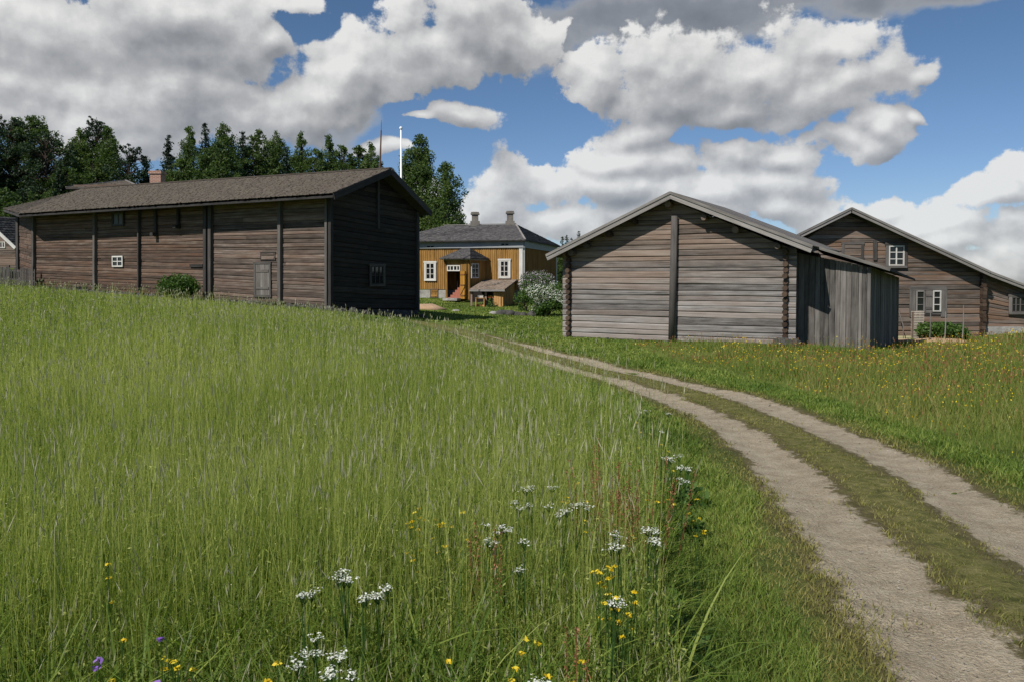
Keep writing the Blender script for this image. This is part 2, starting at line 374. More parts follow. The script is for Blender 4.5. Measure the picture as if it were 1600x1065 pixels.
def leafy(name, stops, trans=0.35, nscale=0.5, attrw=0.45, gloss=0.25, world=True):
    """foliage: colour by per-leaf attribute and by a world noise; light passes through"""
    m = bpy.data.materials.new(name); m.use_nodes = True; t = m.node_tree; t.nodes.clear(); N = NT(t)
    a = N.attr('tint'); n = N.noise(N.pos() if world else N.obj(), nscale, 4, 0.6)
    f = N.m('ADD', N.m('MULTIPLY', a, attrw), N.m('MULTIPLY', N.rmap(n, 0.25, 0.75), 1 - attrw))
    c = N.ramp(f, stops)
    bs = N.new('ShaderNodeBsdfPrincipled'); N.put(bs.inputs['Base Color'], c); bs.inputs['Roughness'].default_value = 0.55
    bs.inputs['Specular IOR Level'].default_value = gloss
    tr = N.new('ShaderNodeBsdfTranslucent'); N.put(tr.inputs[0], N.mix(1.0, c, (1.15, 1.25, 0.6), 'MULTIPLY'))
    mx = N.new('ShaderNodeMixShader'); mx.inputs[0].default_value = trans; N.l.new(bs.outputs[0], mx.inputs[1]); N.l.new(tr.outputs[0], mx.inputs[2])
    out = N.new('ShaderNodeOutputMaterial'); N.l.new(mx.outputs[0], out.inputs[0]); return m
def ramp4(a, b_, c, d): return [(0.12, a), (0.38, b_), (0.62, c), (0.88, d)]
FIELD = leafy('field_grass_blade', ramp4((.066, .122, .018), (.165, .238, .038), (.300, .358, .074), (.50, .51, .18)), .45, .28, .66)
HEADS = leafy('grass_seed_head', ramp4((.26, .27, .16), (.35, .35, .22), (.44, .43, .29), (.52, .50, .36)), .25, .3, .9)
LAWN = leafy('lawn_blade', ramp4((.062, .115, .016), (.130, .200, .032), (.205, .270, .050), (.340, .360, .095)), .3, 1.1, .6)
DRYL = leafy('worn_grass_blade', ramp4((.10, .12, .028), (.18, .185, .046), (.26, .24, .07), (.35, .30, .13)), .3, .9, .6)
MEADOW = leafy('meadow_blade', ramp4((.075, .125, .020), (.140, .195, .034), (.220, .240, .058), (.32, .26, .11)), .35, .45, .6)
SORREL = leafy('sorrel_red', ramp4((.20, .08, .04), (.28, .12, .06), (.36, .18, .09), (.42, .26, .13)), .3, 1., .8)
WEED = leafy('broad_weed_leaf', ramp4((.035, .08, .016), (.06, .12, .024), (.09, .16, .035), (.13, .20, .05)), .3, 1., .7)
YEL = leafy('yellow_petal', ramp4((.60, .38, .01), (.72, .50, .015), (.80, .60, .03), (.82, .66, .06)), .3, 1., .8, world=False)
WHT = leafy('white_petal', ramp4((.60, .62, .54), (.72, .73, .66), (.80, .80, .76), (.84, .84, .82)), .3, 1., .8)
PUR = leafy('violet_petal', ramp4((.20, .09, .42), (.26, .13, .52), (.32, .18, .58), (.38, .22, .62)), .3, 1., .8)
LIL = leafy('lilac_petal', ramp4((.26, .22, .27), (.36, .31, .37), (.45, .40, .45), (.54, .49, .53)), .3, 1., .8)
REDP = leafy('orange_red_petal', ramp4((.60, .08, .03), (.70, .12, .05), (.75, .18, .07), (.8, .25, .1)), .3, 1., .8)
BIRCH = leafy('birch_leaf', ramp4((.040, .070, .018), (.066, .112, .028), (.104, .156, .042), (.165, .21, .068)), .42, .35, .5)
DECID = leafy('broad_leaf', ramp4((.031, .057, .015), (.052, .090, .022), (.082, .127, .033), (.125, .165, .052)), .4, .3, .5)
SPRUCE = leafy('spruce_needle', ramp4((.006, .016, .008), (.012, .028, .012), (.020, .040, .017), (.034, .056, .024)), .12, .4, .5)
PINE = leafy('pine_needle', ramp4((.012, .024, .012), (.022, .042, .018), (.036, .062, .026), (.060, .088, .036)), .15, .4, .5)
BUSHG = leafy('bush_leaf', ramp4((.022, .055, .010), (.045, .095, .018), (.075, .140, .028), (.12, .19, .045)), .3, .9, .6)
BARK = plain('tree_bark', (.045, .038, .031), .9, .4, 8)
BIRCHBARK = plain('birch_bark', (.22, .21, .20), .8, .5, 5)

def ground_group():
    g = bpy.data.node_groups.new('ground_colour', 'ShaderNodeTree')
    g.interface.new_socket('Color', in_out='OUTPUT', socket_type='NodeSocketColor')
    g.interface.new_socket('Height', in_out='OUTPUT', socket_type='NodeSocketFloat')
    N = NT(g); o = N.new('NodeGroupOutput'); p = N.pos()
    a = N.noise(p, 0.22, 4); b_ = N.noise(p, 2.2, 5, .65); c = N.noise(p, 22.0, 5, .7)
    f = N.m('ADD', N.m('MULTIPLY', a, .35), N.m('ADD', N.m('MULTIPLY', b_, .3), N.m('MULTIPLY', c, .35)))
    cc = N.ramp(f, [(.36, (.034, .046, .013)), (.46, (.078, .108, .022)), (.55, (.130, .168, .034)), (.66, (.220, .210, .070))])
    N.l.new(cc, o.inputs[0]); N.l.new(c, o.inputs[1]); return g
GG = ground_group()
def ground_mat():
    m, N, bs, out = new_mat('meadow_ground'); gg = N.new('ShaderNodeGroup'); gg.node_tree = GG
    N.put(bs.inputs['Base Color'], gg.outputs[0]); bs.inputs['Roughness'].default_value = .95; bs.inputs['Specular IOR Level'].default_value = .1
    N.put(bs.inputs['Normal'], N.bump(gg.outputs[1], .6, .04)); return m
def track_mat():
    m, N, bs, out = new_mat('track_gravel'); gg = N.new('ShaderNodeGroup'); gg.node_tree = GG
    uv = N.xyz(uvn(N)); p = N.pos()
    nz = N.noise(p, 3.0, 6, .65); n2 = N.noise(p, 14, 5, .65); lowf = N.noise(p, .7, 3)
    dist = N.m('SUBTRACT', N.m('ABSOLUTE', uv[0]), .5)
    dist = N.m('ABSOLUTE', dist)
    wig = N.m('ADD', N.m('MULTIPLY_ADD', nz, .36, -.18), N.m('MULTIPLY_ADD', n2, .26, -.13))
    wig = N.m('ADD', wig, N.m('MULTIPLY_ADD', lowf, .20, -.10))
    dd = N.m('ADD', dist, wig)
    fade = N.rmap(uv[1], 24, 31, 0, .35)
    dd = N.m('ADD', dd, fade)
    near = N.rmap(uv[1], 3.0, 6.5, .07, 0.0)
    dd = N.m('SUBTRACT', dd, near)
    grav = N.rmap(dd, .180, .250, 1, 0, True); mud = N.rmap(dd, .24, .40, 1, 0, True)
    st = N.noise(p, 55, 4, .7); sm = N.noise(p, 5, 5)
    gc = N.ramp(N.m('ADD', N.m('MULTIPLY', st, .55), N.m('MULTIPLY', sm, .45)), [(.34, (.265, .215, .145)), (.50, (.40, .335, .238)), (.68, (.54, .47, .35))])
    worn = N.ramp(N.noise(p, 12, 5), [(.3, (.085, .075, .032)), (.7, (.16, .135, .060))])
    olive = N.ramp(N.noise(p, 9, 6, .7), [(.34, (.075, .078, .022)), (.5, (.165, .155, .050)), (.66, (.27, .235, .100))])
    cen = N.rmap(N.m('ABSOLUTE', uv[0]), .30, .50, .85, 0)
    base = N.mix(cen, gg.outputs[0], olive)
    c = N.mix(mud, base, worn); c = N.mix(grav, c, gc)
    N.put(bs.inputs['Base Color'], c); bs.inputs['Roughness'].default_value = .95; bs.inputs['Specular IOR Level'].default_value = .15
    N.put(bs.inputs['Normal'], N.bump(N.m('ADD', st, n2), 1.0, .03)); return m

# ------------------------------------------------------------------ ground sheet
def sheet():
    n = 260; t = np.linspace(-1, 1, n); k = 5.6
    xs = 3000 * np.sinh(k * t) / np.sinh(k); ys = 14 + 3000 * np.sinh(k * t) / np.sinh(k)
    X, Y = np.meshgrid(xs, ys); Z = zt(X.ravel(), Y.ravel())
    u = tracku(X.ravel(), Y.ravel())[0]; Z = Z - np.where(np.abs(u) < 1.1, .05, 0)
    i = np.arange(n - 1)[:, None] * n + np.arange(n - 1)[None]; i = i.ravel()
    F = np.stack([i, i + 1, i + n + 1, i + n], 1)
    return np_mesh('ground', np.stack([X.ravel(), Y.ravel(), Z], 1), F, smooth=True)
LT = np.array([(1.45,-8),(1.7,-3),(1.78,0),(1.85,3.1),(1.95,3.95),(2.15,5.16),(2.38,6.5),(2.57,8),(2.62,10.7),(2.25,14),(1.4,17.4),(0,22.5),(-1.7,27),(-4.2,31.5)])
RT = np.array([(2.6,-8),(2.85,-3),(2.92,0),(3.02,3.1),(3.12,3.95),(3.34,5.3),(3.66,7.0),(3.82,9.2),(3.78,12.2),(3.2,15.6),(2.3,19.2),(.85,24.0),(-.9,28.2),(-3.4,32.6)])
def spline(P, n=260):
    t = np.linspace(0, len(P) - 1, n); out = []
    for a in t:
        i = min(int(a), len(P) - 2); f = a - i; p = [P[max(0, min(len(P) - 1, i + k))] for k in (-1, 0, 1, 2)]
        out.append(.5 * ((2 * p[1]) + (p[2] - p[0]) * f + (2*p[0] - 5*p[1] + 4*p[2] - p[3]) * f*f + (-p[0] + 3*p[1] - 3*p[2] + p[3]) * f**3))
    return np.array(out)
LS, RS = spline(LT), spline(RT); MS = (LS + RS) / 2; AS = RS - LS; TG = np.gradient(MS, axis=0); TG /= np.linalg.norm(TG, axis=1)[:, None]; NS = np.stack([TG[:, 1], -TG[:, 0]], 1); GS = (AS * NS).sum(1)
def tracku(x, y):
    """u across the track (wheel ruts at +-.5) and the distance north along it"""
    x = np.asarray(x, np.float32); y = np.asarray(y, np.float32); u = np.full(len(x), 9.0, np.float32); v = y.copy()
    idx = np.where((x > -8) & (x < 8) & (y > -9) & (y < 36))[0]
    for i in range(0, len(idx), 20000):
        j = idx[i:i+20000]; d = (x[j][:, None] - MS[:, 0]) ** 2 + (y[j][:, None] - MS[:, 1]) ** 2; k = d.argmin(1)
        u[j] = ((x[j] - MS[k, 0]) * NS[k, 0] + (y[j] - MS[k, 1]) * NS[k, 1]) / GS[k]
        far_ = d[np.arange(len(j)), k] > 4; u[j[far_]] = 9
    return u, v
gm = ground_mat()
ground = link_mesh('ground', sheet(), gm); tag(ground, kind='structure')
def track():
    us = np.linspace(-1.15, 1.15, 93); nn = len(MS); t = np.linspace(0, nn - 1, 700); i0 = np.minimum(t.astype(int), nn - 2); f = (t - i0)[:, None]
    M = MS[i0] * (1 - f) + MS[i0 + 1] * f; A = AS[i0] * (1 - f) + AS[i0 + 1] * f
    XY = M[:, None] + A[:, None] * us[None, :, None]; x = XY[..., 0].ravel(); y = XY[..., 1].ravel()
    U = np.tile(us, len(t)); z = zt(x, y) + .004
    d = np.abs(np.abs(U) - .5); rut = -.035 * np.exp(-(d / .2) ** 2) + .012 * np.exp(-(U / .2) ** 2)
    edge = np.clip((1.15 - np.abs(U)) / .1, 0, 1); z = z + rut * edge - (1 - edge) * .06 + (.008 * np.sin(x * 9 + 3 * np.sin(y * 5)) * np.sin(y * 8) + rng.normal(0, .0022, len(x))) * edge
    n = len(us); m_ = len(t); i = (np.arange(m_ - 1)[:, None] * n + np.arange(n - 1)[None]).ravel()
    F = np.stack([i, i + 1, i + n + 1, i + n], 1)
    return np_mesh('dirt_track', np.stack([x, y, z], 1), F, uv=np.stack([U, y], 1), smooth=True)
tr = link_mesh('dirt_track', track(), track_mat()); tag(tr, kind='structure')
# ------------------------------------------------------------------ building helpers
def V2(p): return Vector((p[0], p[1], 0))
def lerp(a, b, t): return a + (b - a) * t
def hit(px, py, A, n, off=0.0):
    """point where the sight line meets the vertical plane through A with outward normal n, moved out by off"""
    d = ray(px, py); n = Vector(n).normalized(); o = Vector((0, 0, EYE)); A = Vector(A)
    t = (A - o).dot(n) / d.dot(n); return o + d * t + n * off
def log_wall(mb, A, B, zb, ztp, rows, n, apex=None, depth=.05, grows=8, ext=(0, 0), jo=.25, mid=None, sides=None):
    """squared logs between A and B; zb and ztp give bottom and top heights at both ends; apex = (s, z) adds a gable"""
    A = V2(A); B = V2(B); D = B - A; L = D.length; u = D.normalized(); n = Vector(n).normalized()
    flip = (u.cross(Vector((0, 0, 1)))).dot(n) < 0
    tops = [k / rows for k in range(rows + 1)]; tops = [t if k in (0, rows) else t + random.uniform(-.24, .24) / rows for k, t in enumerate(tops)]
    bands = [(tops[k], tops[k + 1], 0) for k in range(rows)]
    if apex: bands += [(k / grows, (k + 1) / grows, 1) for k in range(grows)]
    for bi, (t0, t1, kind) in enumerate(bands):
        lo, hi = (0.0 if kind else 0.0), 1.0
        cuts = [0.0] + ([mid] if mid and (not kind or t0 < .75) else [random.uniform(.15, .85)] if random.random() < jo else []) + [1.0]
        for ci in range(len(cuts) - 1):
            rn = random.random(); c0, c1 = cuts[ci], cuts[ci + 1]; ns = max(2, int((c1 - c0) * L / .55)); ph = random.uniform(0, 9); amp = random.uniform(.004, .018)
            g_ = random.uniform(.03, .11); prof = [(-.22, -.035), (g_, depth * .6), (g_ + .09, depth), (.80, depth * .98), (.95, depth * .86), (1.22, -.035)]
            dd = random.uniform(-.012, .016); vs = []; uvs = []; off = random.random() * 60; m = len(prof)
            for i in range(ns + 1):
                c = lerp(c0, c1, i / ns)
                for k, (q, w) in enumerate(prof):
                    t = lerp(t0, t1, q)
                    if kind and sides:
                        z = ztp[0] + (apex[1] - ztp[0]) * t; s0 = apex[0] * max(0, z - sides[0]) / (apex[1] - sides[0]); s1 = 1 - (1 - apex[0]) * max(0, z - sides[1]) / (apex[1] - sides[1]); s0 = min(s0, apex[0]); s1 = max(s1, apex[0]); s = lerp(s0, s1, c)
                    elif kind:
                        s0 = apex[0] * t; s1 = 1 - (1 - apex[0]) * t; s = lerp(s0, s1, c)
                        base = lerp(ztp[0], ztp[1], s); ab = lerp(ztp[0], ztp[1], apex[0]); z = base + (apex[1] - ab) * t
                    else:
                        s = c - (ext[0] / L if c == 0 else 0) + (ext[1] / L if c == 1 else 0)
                        z = lerp(lerp(zb[0], zb[1], s), lerp(ztp[0], ztp[1], s), t)
                    z += amp * math.sin(s * L * 1.1 + ph) * (1 if 0 < k < m - 1 else .6) if not (bi == 0 and k == 0) else 0
                    ww = (w + dd + random.uniform(-.003, .003)) if w > 0 else w
                    p = A + D * s + n * ww; vs.append((p.x, p.y, z)); uvs.append((s * L + off, z * 1.0 + rn * 5))
            fs = []
            for i in range(ns):
                for k in range(m - 1):
                    f = (i*m+k, (i+1)*m+k, (i+1)*m+k+1, i*m+k+1); fs.append(tuple(reversed(f)) if flip else f)
            fs.append(tuple(range(m))); fs.append(tuple(ns * m + k for k in reversed(range(m))))
            mb.add(vs, fs, uvs, rn)
    return mb
def board_wall(mb, A, B, zb, ztp, n, w=.17, th=.03, batten=0.0, jit=.3, ragged=0.0):
    A = V2(A); B = V2(B); D = B - A; L = D.length; u = D.normalized(); n = Vector(n).normalized(); x = 0
    while x < L - .01:
        ww = min(L - x, w * random.uniform(1 - jit, 1 + jit)); o = random.uniform(0, .02); g = .006
        pts = []
        s0, s1 = (x + g) / L, (x + ww - g) / L; rg = random.uniform(-ragged, ragged)
        for zz in (zb, ztp):
            for s, q in ((s0, 0), (s1, 0), (s1, 1), (s0, 1)):
                p = A + D * s + n * (o + (th if q == 0 else 0)); z = lerp(zz[0], zz[1], s) + (rg if zz is zb else 0); pts.append(Vector((p.x, p.y, z)))
        mb.hexa(pts)
        if batten and x > 0:
            s = x / L; p = A + D * s + n * (th + .03); c0 = Vector((p.x, p.y, lerp(zb[0], zb[1], s) + .01)); c1 = Vector((p.x, p.y, lerp(ztp[0], ztp[1], s) - .02))
            mb.bar(c0, c1, batten, .03, up=n)
        x += ww
    return mb
def slab(mb, pts, th):   # roof plane with thickness
    return mb.poly_prism(pts, (0, 0, -th))
def shingles(name, quads, mat, parent, w=.13, row=.2, lift=.018, ragged=.03):
    V = []; F = []; UV = []; RN = []
    for (a, b, c, d, nrm) in quads:   # a-b eave, d-c ridge
        a, b, c, d = [np.array(q, float) for q in (a, b, c, d)]; nrm = np.array(nrm, float)
        H = np.linalg.norm((d + c) / 2 - (a + b) / 2); nr = max(2, int(H / row))
        for r in range(nr):
            t0 = r / nr; t1 = min(1, (r + 1.5) / nr); L = np.linalg.norm((b + (c - b) * t0) - (a + (d - a) * t0)); k = max(1, int(L / w)); e = np.linspace(0, 1, k + 1)
            e[1:-1] += rng.uniform(-.25, .25, k - 1) / k
            s0, s1 = e[:-1], e[1:]
            j = rng.uniform(-ragged, ragged, k) / H; T0 = (t0 + j)
            P = lambda s, t: (a + (b - a) * s[:, None]) * (1 - t[:, None]) + (d + (c - d) * s[:, None]) * t[:, None]
            lf = lift * rng.uniform(.5, 1.6, k)[:, None] * nrm; t1v = np.full(k, t1)
            q = [P(s0, T0) + lf, P(s1, T0) + lf * rng.uniform(.6, 1.2, (k, 1)), P(s1, t1v) + nrm * .004, P(s0, t1v) + nrm * .004, P(s0, T0) - nrm * .01, P(s1, T0) - nrm * .01]
            n0 = sum(len(v) for v in V); V.append(np.stack(q, 1).reshape(-1, 3)); i = n0 + np.arange(k) * 6
            F.append(np.stack([i, i+1, i+2, i+3], 1)); F.append(np.stack([i+4, i+5, i+1, i], 1))
            rn = rng.random(k); RN.append(np.repeat(rn, 6)); o = rng.random(k) * 50
            UV.append(np.stack([np.stack([o + yy, o * 0 + xx], 1) for xx, yy in ((0, 0), (.12, 0), (.12, .25), (0, .25), (0, 0), (.12, 0))], 1).reshape(-1, 2))
    V = np.concatenate(V) - np.array(worldloc(parent)); me = np_mesh(name, V, np.concatenate(F), {'rnd': np.concatenate(RN)}, np.concatenate(UV))
    return link_mesh(name, me, mat, parent)
def pnorm(a, b, c):
    n = (Vector(b) - Vector(a)).cross(Vector(c) - Vector(a)).normalized(); return n if n.z > 0 else -n
def window(parent, A, n, x0, y0, x1, y1, cols, rows, frame=.09, bar=.035, mat=None, casing=None, cmat=None, off=.06, name='window', sill=0, label=None, gmat=None):
    """a window on the wall plane (A, n): casing, sash with glazing bars, glass"""
    mat = mat or WHITE; n = Vector(n).normalized(); up = Vector((0, 0, 1)); u = up.cross(n).normalized()
    a = hit(x0, y1, A, n, off); b = hit(x1, y0, A, n, off); w = abs((b - a).dot(u)); h = abs((b - a).z); c = (a + b) / 2
    if casing:
        m = MB()
        for s in (-1, 1): m.box(c + u * s * (w + casing) / 2, (casing, .05, h), u, n, up)
        m.box(c + up * (h + casing) / 2, (w + 2 * casing + .06, .06, casing), u, n, up)
        m.box(c - up * (h + casing * .8) / 2, (w + 2 * casing, .07, casing * .8), u, n, up)
        f = m.build(name, cmat or mat, parent, label)
    m = MB()
    for s in (-1, 1): m.box(c + u * s * (w - frame) / 2 - n * .005, (frame, .045, h), u, n, up)
    for s in (-1, 1): m.box(c + up * s * (h - frame) / 2 - n * .005, (w - 2 * frame, .045, frame), u, n, up)
    for i in range(1, cols): m.box(c + u * (-w / 2 + w * i / cols) - n * .01, (bar * 1.5, .035, h - 2 * frame), u, n, up)
    for j in range(1, rows): m.box(c + up * (-h / 2 + h * j / rows) - n * .014, (w - 2 * frame, .028, bar), u, n, up)
    if casing: fr = m.build('frame', mat, f)
    else: fr = m.build(name, mat, parent, label); f = fr
    MB().box(c - n * .03, (w - .02, .012, h - .02), u, n, up).build('pane', gmat or GLASS, f)
    return f
def rock(mb, c, r, seed=0, flat=.7):
    rr = random.Random(seed); n1, n2 = 7, 10; vs = [(c[0], c[1], c[2] - r * flat)]; c = Vector(c); an = rr.uniform(0, 3)
    for i in range(1, n1):
        for k in range(n2):
            th = math.pi * i / n1; ph = 2 * math.pi * k / n2 + an; q = r * rr.uniform(.82, 1.12)
            vs.append((c.x + q * math.sin(th) * math.cos(ph) * (1 + .25 * math.cos(2 * ph + seed)), c.y + q * math.sin(th) * math.sin(ph), c.z - q * flat * math.cos(th)))
    vs.append((c.x, c.y, c.z + r * flat * .95)); fs = []
    for k in range(n2): fs.append((0, 1 + (k + 1) % n2, 1 + k)); fs.append((len(vs) - 1, 1 + (n1 - 2) * n2 + k, 1 + (n1 - 2) * n2 + (k + 1) % n2))
    for i in range(n1 - 2):
        for k in range(n2): a = 1 + i * n2 + k; b = 1 + i * n2 + (k + 1) % n2; fs.append((a, b, b + n2, a + n2))
    return mb.add(vs, fs)
Z = Vector((0, 0, 1))

# ------------------------------------------------------------------ long log storehouse (left)
L0 = Vector((-7.25, 32, 0)); d1 = Vector((-.872, .489, 0)); d2 = Vector((.489, .872, 0)); nF = -d2; nG = -d1
L1 = Vector((-25.1, 42, 0)); L2 = at(30, 400, 47); L2.z = 0; L3 = L0 + d2 * 5.7; L4 = L1 + d2 * 5.7
store = empty('log_storehouse', (L0.x, L0.y, .1), 'long dark brown log storehouse with a shingled roof, left of the yellow house', 'log building')
LM = L0 + (L1 - L0) * .346; zi = lambda a, b: a + (b - a) * .346
mb = MB(); log_wall(mb, L0, LM, (.33, zi(.33, 1.02)), (4.82, zi(4.82, 4.74)), 28, nF, jo=.3, depth=.055); mb.build('wall', BROWNG, store, 'greyer right part of the long wall')
mb = MB(); log_wall(mb, LM, L1, (zi(.33, 1.02), 1.02), (zi(4.82, 4.74), 4.74), 28, nF, jo=.5, depth=.055); mb.build('wall', BROWN, store, 'redder brown left part of the long wall')
# the far part of the same wall is browner: it is the part's own colour
mb = MB(); log_wall(mb, L1 + d1 * .1 , L2, (1.05, 1.45), (4.74, 5.1), 18, Vector((-.78, -.62, 0)), jo=.6); mb.build('end_wall', BROWN, store)
mb = MB(); log_wall(mb, L0, L3, (.28, 0.0), (4.82, 4.55), 22, nG, apex=(.5, 5.98), grows=6, depth=.055); mb.build('gable_wall', SHADELOG, store)  # the gable's shade is put into its log colour
mb = MB(); log_wall(mb, L3, L4, (.0, 1.1), (4.55, 4.6), 21, d2); log_wall(mb, L2, L4, (1.4, 1.1), (5.0, 4.6), 18, Vector((-.2, .98, 0))); mb.build('rear_wall', SHADELOG, store)
tipL = at(520, 302, 30.6); tipR = at(673, 331, 37.1); rg0 = at(610, 264, 34.15); rg1 = at(129, 295, 44.7); ev1 = at(29, 334, 40.6); rev1 = L4 + d2 * .6 + d1 * .8 + Z * 4.6
hipm = at(99, 304.5, 45.6); wingc = at(4.5, 326, 47.8)
dz = Z * -.09; mb = MB(); slab(mb, [tipL + dz, ev1 + dz, rg1 + dz, rg0 + dz], .08); slab(mb, [rg0 + dz, rg1 + dz, rev1 + dz, tipR + dz], .08); slab(mb, [ev1 + dz, wingc + dz, hipm + dz], .08); slab(mb, [ev1 + dz, hipm + dz, rg1 + dz], .08); slab(mb, [hipm + dz, wingc + dz, rev1 + dz], .08)
mb.build('roof_deck', DARKTRIM, store)
q = []
n1_ = pnorm(tipL, ev1, rg1)
# sagging courses: the plane is cut in strips so that shingles follow it
q.append((tipL - d1 * .05 + nF * .06, ev1 + nF * .06, rg1, rg0, n1_)); q.append((tipR, rev1, rg1, rg0, pnorm(tipR, rev1, rg1)))
q.append((ev1, wingc, hipm, rg1, pnorm(ev1, wingc, hipm)));  
shingles('roof', q, ROOFSH, store, .13, .15, .02, .035)
mb = MB(); o_ = nG * .05
mb.bar(tipL + o_ - Z * .12, rg0 + o_ - Z * .12, .05, .26, up=Z); mb.bar(rg0 + o_ - Z * .12, tipR + o_ - Z * .12, .05, .26, up=Z); mb.build('bargeboard', DARKTRIM, store)
mb = MB(); mb.bar(rg0 + Z * .03, rg1 + Z * .03, .16, .05); mb.build('ridge_board', ROOFSH, store)
for (px, yt, yb, w, dark) in ((57, 336, 448, .16, 0), (152.5, 328, 456, .15, 0), (221.5, 326, 455, .08, 1), (325.5, 318, 466, .18, 1), (333, 318, 470, .18, 0), (441.5, 311, 476, .16, 0), (514.5, 306, 481, .12, 0), (520.5, 306, 482, .14, 1)):
    m = MB(); a = hit(px, yt, L0, nF, .14); b = hit(px, yb, L0, nF, .14); m.bar(b, a, w, .16, up=nF); m.build('post', DARKTRIM if dark else POSTW, store)
m = MB(); a = at(28.5, 337, 46.5); b = at(29, 436, 46.5); m.bar(b, a, .22, .2, up=nF); m.build('post', DARKTRIM, store)
for px, yb in ((246.5, 370), (282, 358)):
    m = MB(); a = hit(px, 327, L0, nF, .12); b = hit(px + .5, yb, L0, nF, .12); m.bar(b, a, .13, .12, up=nF); m.box(b + Z * .1 + nF * .1, (.2, .3, .14), d1, nF, Z); m.build('bracket', DARKTRIM, store)
m = MB(); p = L3 + nG * .08; m.bar(p + Z * -.1, p + Z * 4.5, .16, .16, up=nG); m.build('post', DARKTRIM, store)
m = MB(); c = (L0 + L3) / 2 + nG * .09; m.bar(c + Z * 3.6, c + Z * 5.8, .14, .1, up=nG); m.build('post', DARKTRIM, store)
window(store, L0, nF, 179, 400, 195.5, 417.5, 2, 2, .07, .04, WHITE, None, off=.13, label='small white four-pane window')
window(store, L0, nF, 180, 333, 196, 353, 2, 1, .06, .04, POSTW, .06, DARKTRIM, off=.13, label='grey slatted upper window', gmat=plain('dull_blue_grey_shutter', (.11, .125, .14), .6, .1))
window(store, L3, nG, 576.5, 416, 596, 445, 3, 2, .05, .03, DARKTRIM, .09, POSTW, off=.12, label='barred gable window in shade')  # dark frame wood, its colour dimmed to match the shaded gable
def plank_door(parent, A, n, x0, y0, x1, y1, mat, fmat, name='shutter', nb=4, off=.08, label=None, fr=.09):
    up = Z; n = Vector(n).normalized(); u = up.cross(n).normalized(); a = hit(x0, y1, A, n, off); b = hit(x1, y0, A, n, off); w = abs((b - a).dot(u)); h = abs((b - a).z); c = (a + b) / 2
    m = MB()
    for i in range(nb): m.box(c + u * (-w / 2 + w * (i + .5) / nb) + n * random.uniform(0, .008), (w / nb - .012, .03, h * random.uniform(.99, 1.0)), u, n, up)
    d = m.build(name, mat, parent, label); m = MB()
    for s in (-.28, .28): m = MB(); m.box(c + up * h * s + n * .03, (w * .92, .025, .1), u, n, up); m.build('ledge', mat, d)
    if fr:
        m = MB()
        for s in (-1, 1): m.box(c + u * s * (w + fr) / 2 + n * .005, (fr, .06, h), u, n, up)
        for s in (-1, 1): m.box(c + up * s * (h + fr) / 2 + n * .005, (w + 2 * fr + .05, .065, fr), u, n, up)
        m.build('frame', fmat, d)
    return d
plank_door(store, L0, nF, 402.5, 413, 423.5, 461, GREYB, POSTW, 'shutter', 3, .09, 'tall weathered grey shutter')
plank_door(store, L0, nF, 410, 395, 431, 406, BROWNG, DARKTRIM, 'panel', 1, .05, None, .03)
m = MB(); m.box(hit(310, 415.5, L0, nF, .09), (.85, .1, .13), d1, nF, Z); m.build('log_lintel', DARKTRIM, store)
# foundation stones, dark gap and vents
m = MB(); sd = 3
for k in range(46):
    s = k / 45; p = L0 + (L1 - L0) * s; rr = random.uniform(.16, .3); zb = .33 + .69 * s; gz = zg(p.x, p.y); rock(m, (p.x + nF.x * .1, p.y + nF.y * .1, min(zb - rr * .55, gz + .12)), rr, sd); sd += 1
for k in range(17):
    s = (k + .5) / 17; p = L0 + (L3 - L0) * s; rr = random.uniform(.2, .38); zb = .28 - .28 * s; rock(m, (p.x + nG.x * .02, p.y + nG.y * .02, zb - rr * .75), rr, sd); sd += 1
    if k % 2 == 0:
        p = p + nG * random.uniform(.15, .5); rr *= .8; rock(m, (p.x, p.y, zg(p.x, p.y) + rr * .3), rr, sd); sd += 1
m.build('foundation', STONE, store)
m = MB(); m.box(hit(130, 451, L0, nF, .06), (1.0, .08, .2), d1, nF, Z); m.build('vent_opening', plain('black_void', (.008, .008, .008), .9, .05), store)

# ------------------------------------------------------------------ grey log barn (middle)
uB = Vector((.874, -.486, 0)); nB = Vector((-.486, -.874, 0)); B0 = Vector((2.087, 29.5, 0)); WB = 7.82; B1 = B0 + uB * WB; B2 = B1 - nB * 6.6; B3 = B0 - nB * 6.6
barn = empty('log_barn', (B0.x, B0.y, -.7), 'grey log barn with a lone vertical pole up the middle of its gable', 'log building')
rt = at(1048, 302, 27.0); rl = at(857, 398.5, 29.16); rr_ = at(1266, 385, 24.72); apz = rt.z - .18
mb = MB(); log_wall(mb, B0, B1, (-.70, -.66), (2.47, 2.47), 16, nB, apex=(.502, apz), grows=10, depth=.065, ext=(.2, .25), jo=0, mid=.515); mb.build('gable_wall', GREY, barn)
mb = MB(); log_wall(mb, B0, B3, (-.7, -.7), (2.42, 2.42), 16, -uB, depth=.06); log_wall(mb, B1, B2, (-.66, -.7), (2.42, 2.42), 16, uB, depth=.06); log_wall(mb, B3, B2, (-.7, -.7), (2.42, 2.42), 16, -nB, apex=(.5, apz), grows=9, depth=.06); mb.build('wall', GREYTOP, barn)
for P, sg in ((B0, 1), (B1, -1)):     # log ends of the side walls at the corners
    m = MB()
    for k in range(16):
        z = -.66 + 3.1 * (k + .5) / 16; h = 3.1 / 16 * .9; w = random.uniform(.17, .23); e = random.uniform(.12, .26); c = P + uB * sg * .07 + nB * (e / 2 + .02)
        w *= .8; m.tube([c + Z * z - nB * e * .6, c + Z * z + nB * e * .5], [h * .54, h * .5], 8)
    m.build('log_ends', ENDG, barn)
bk = -nB * 7.2
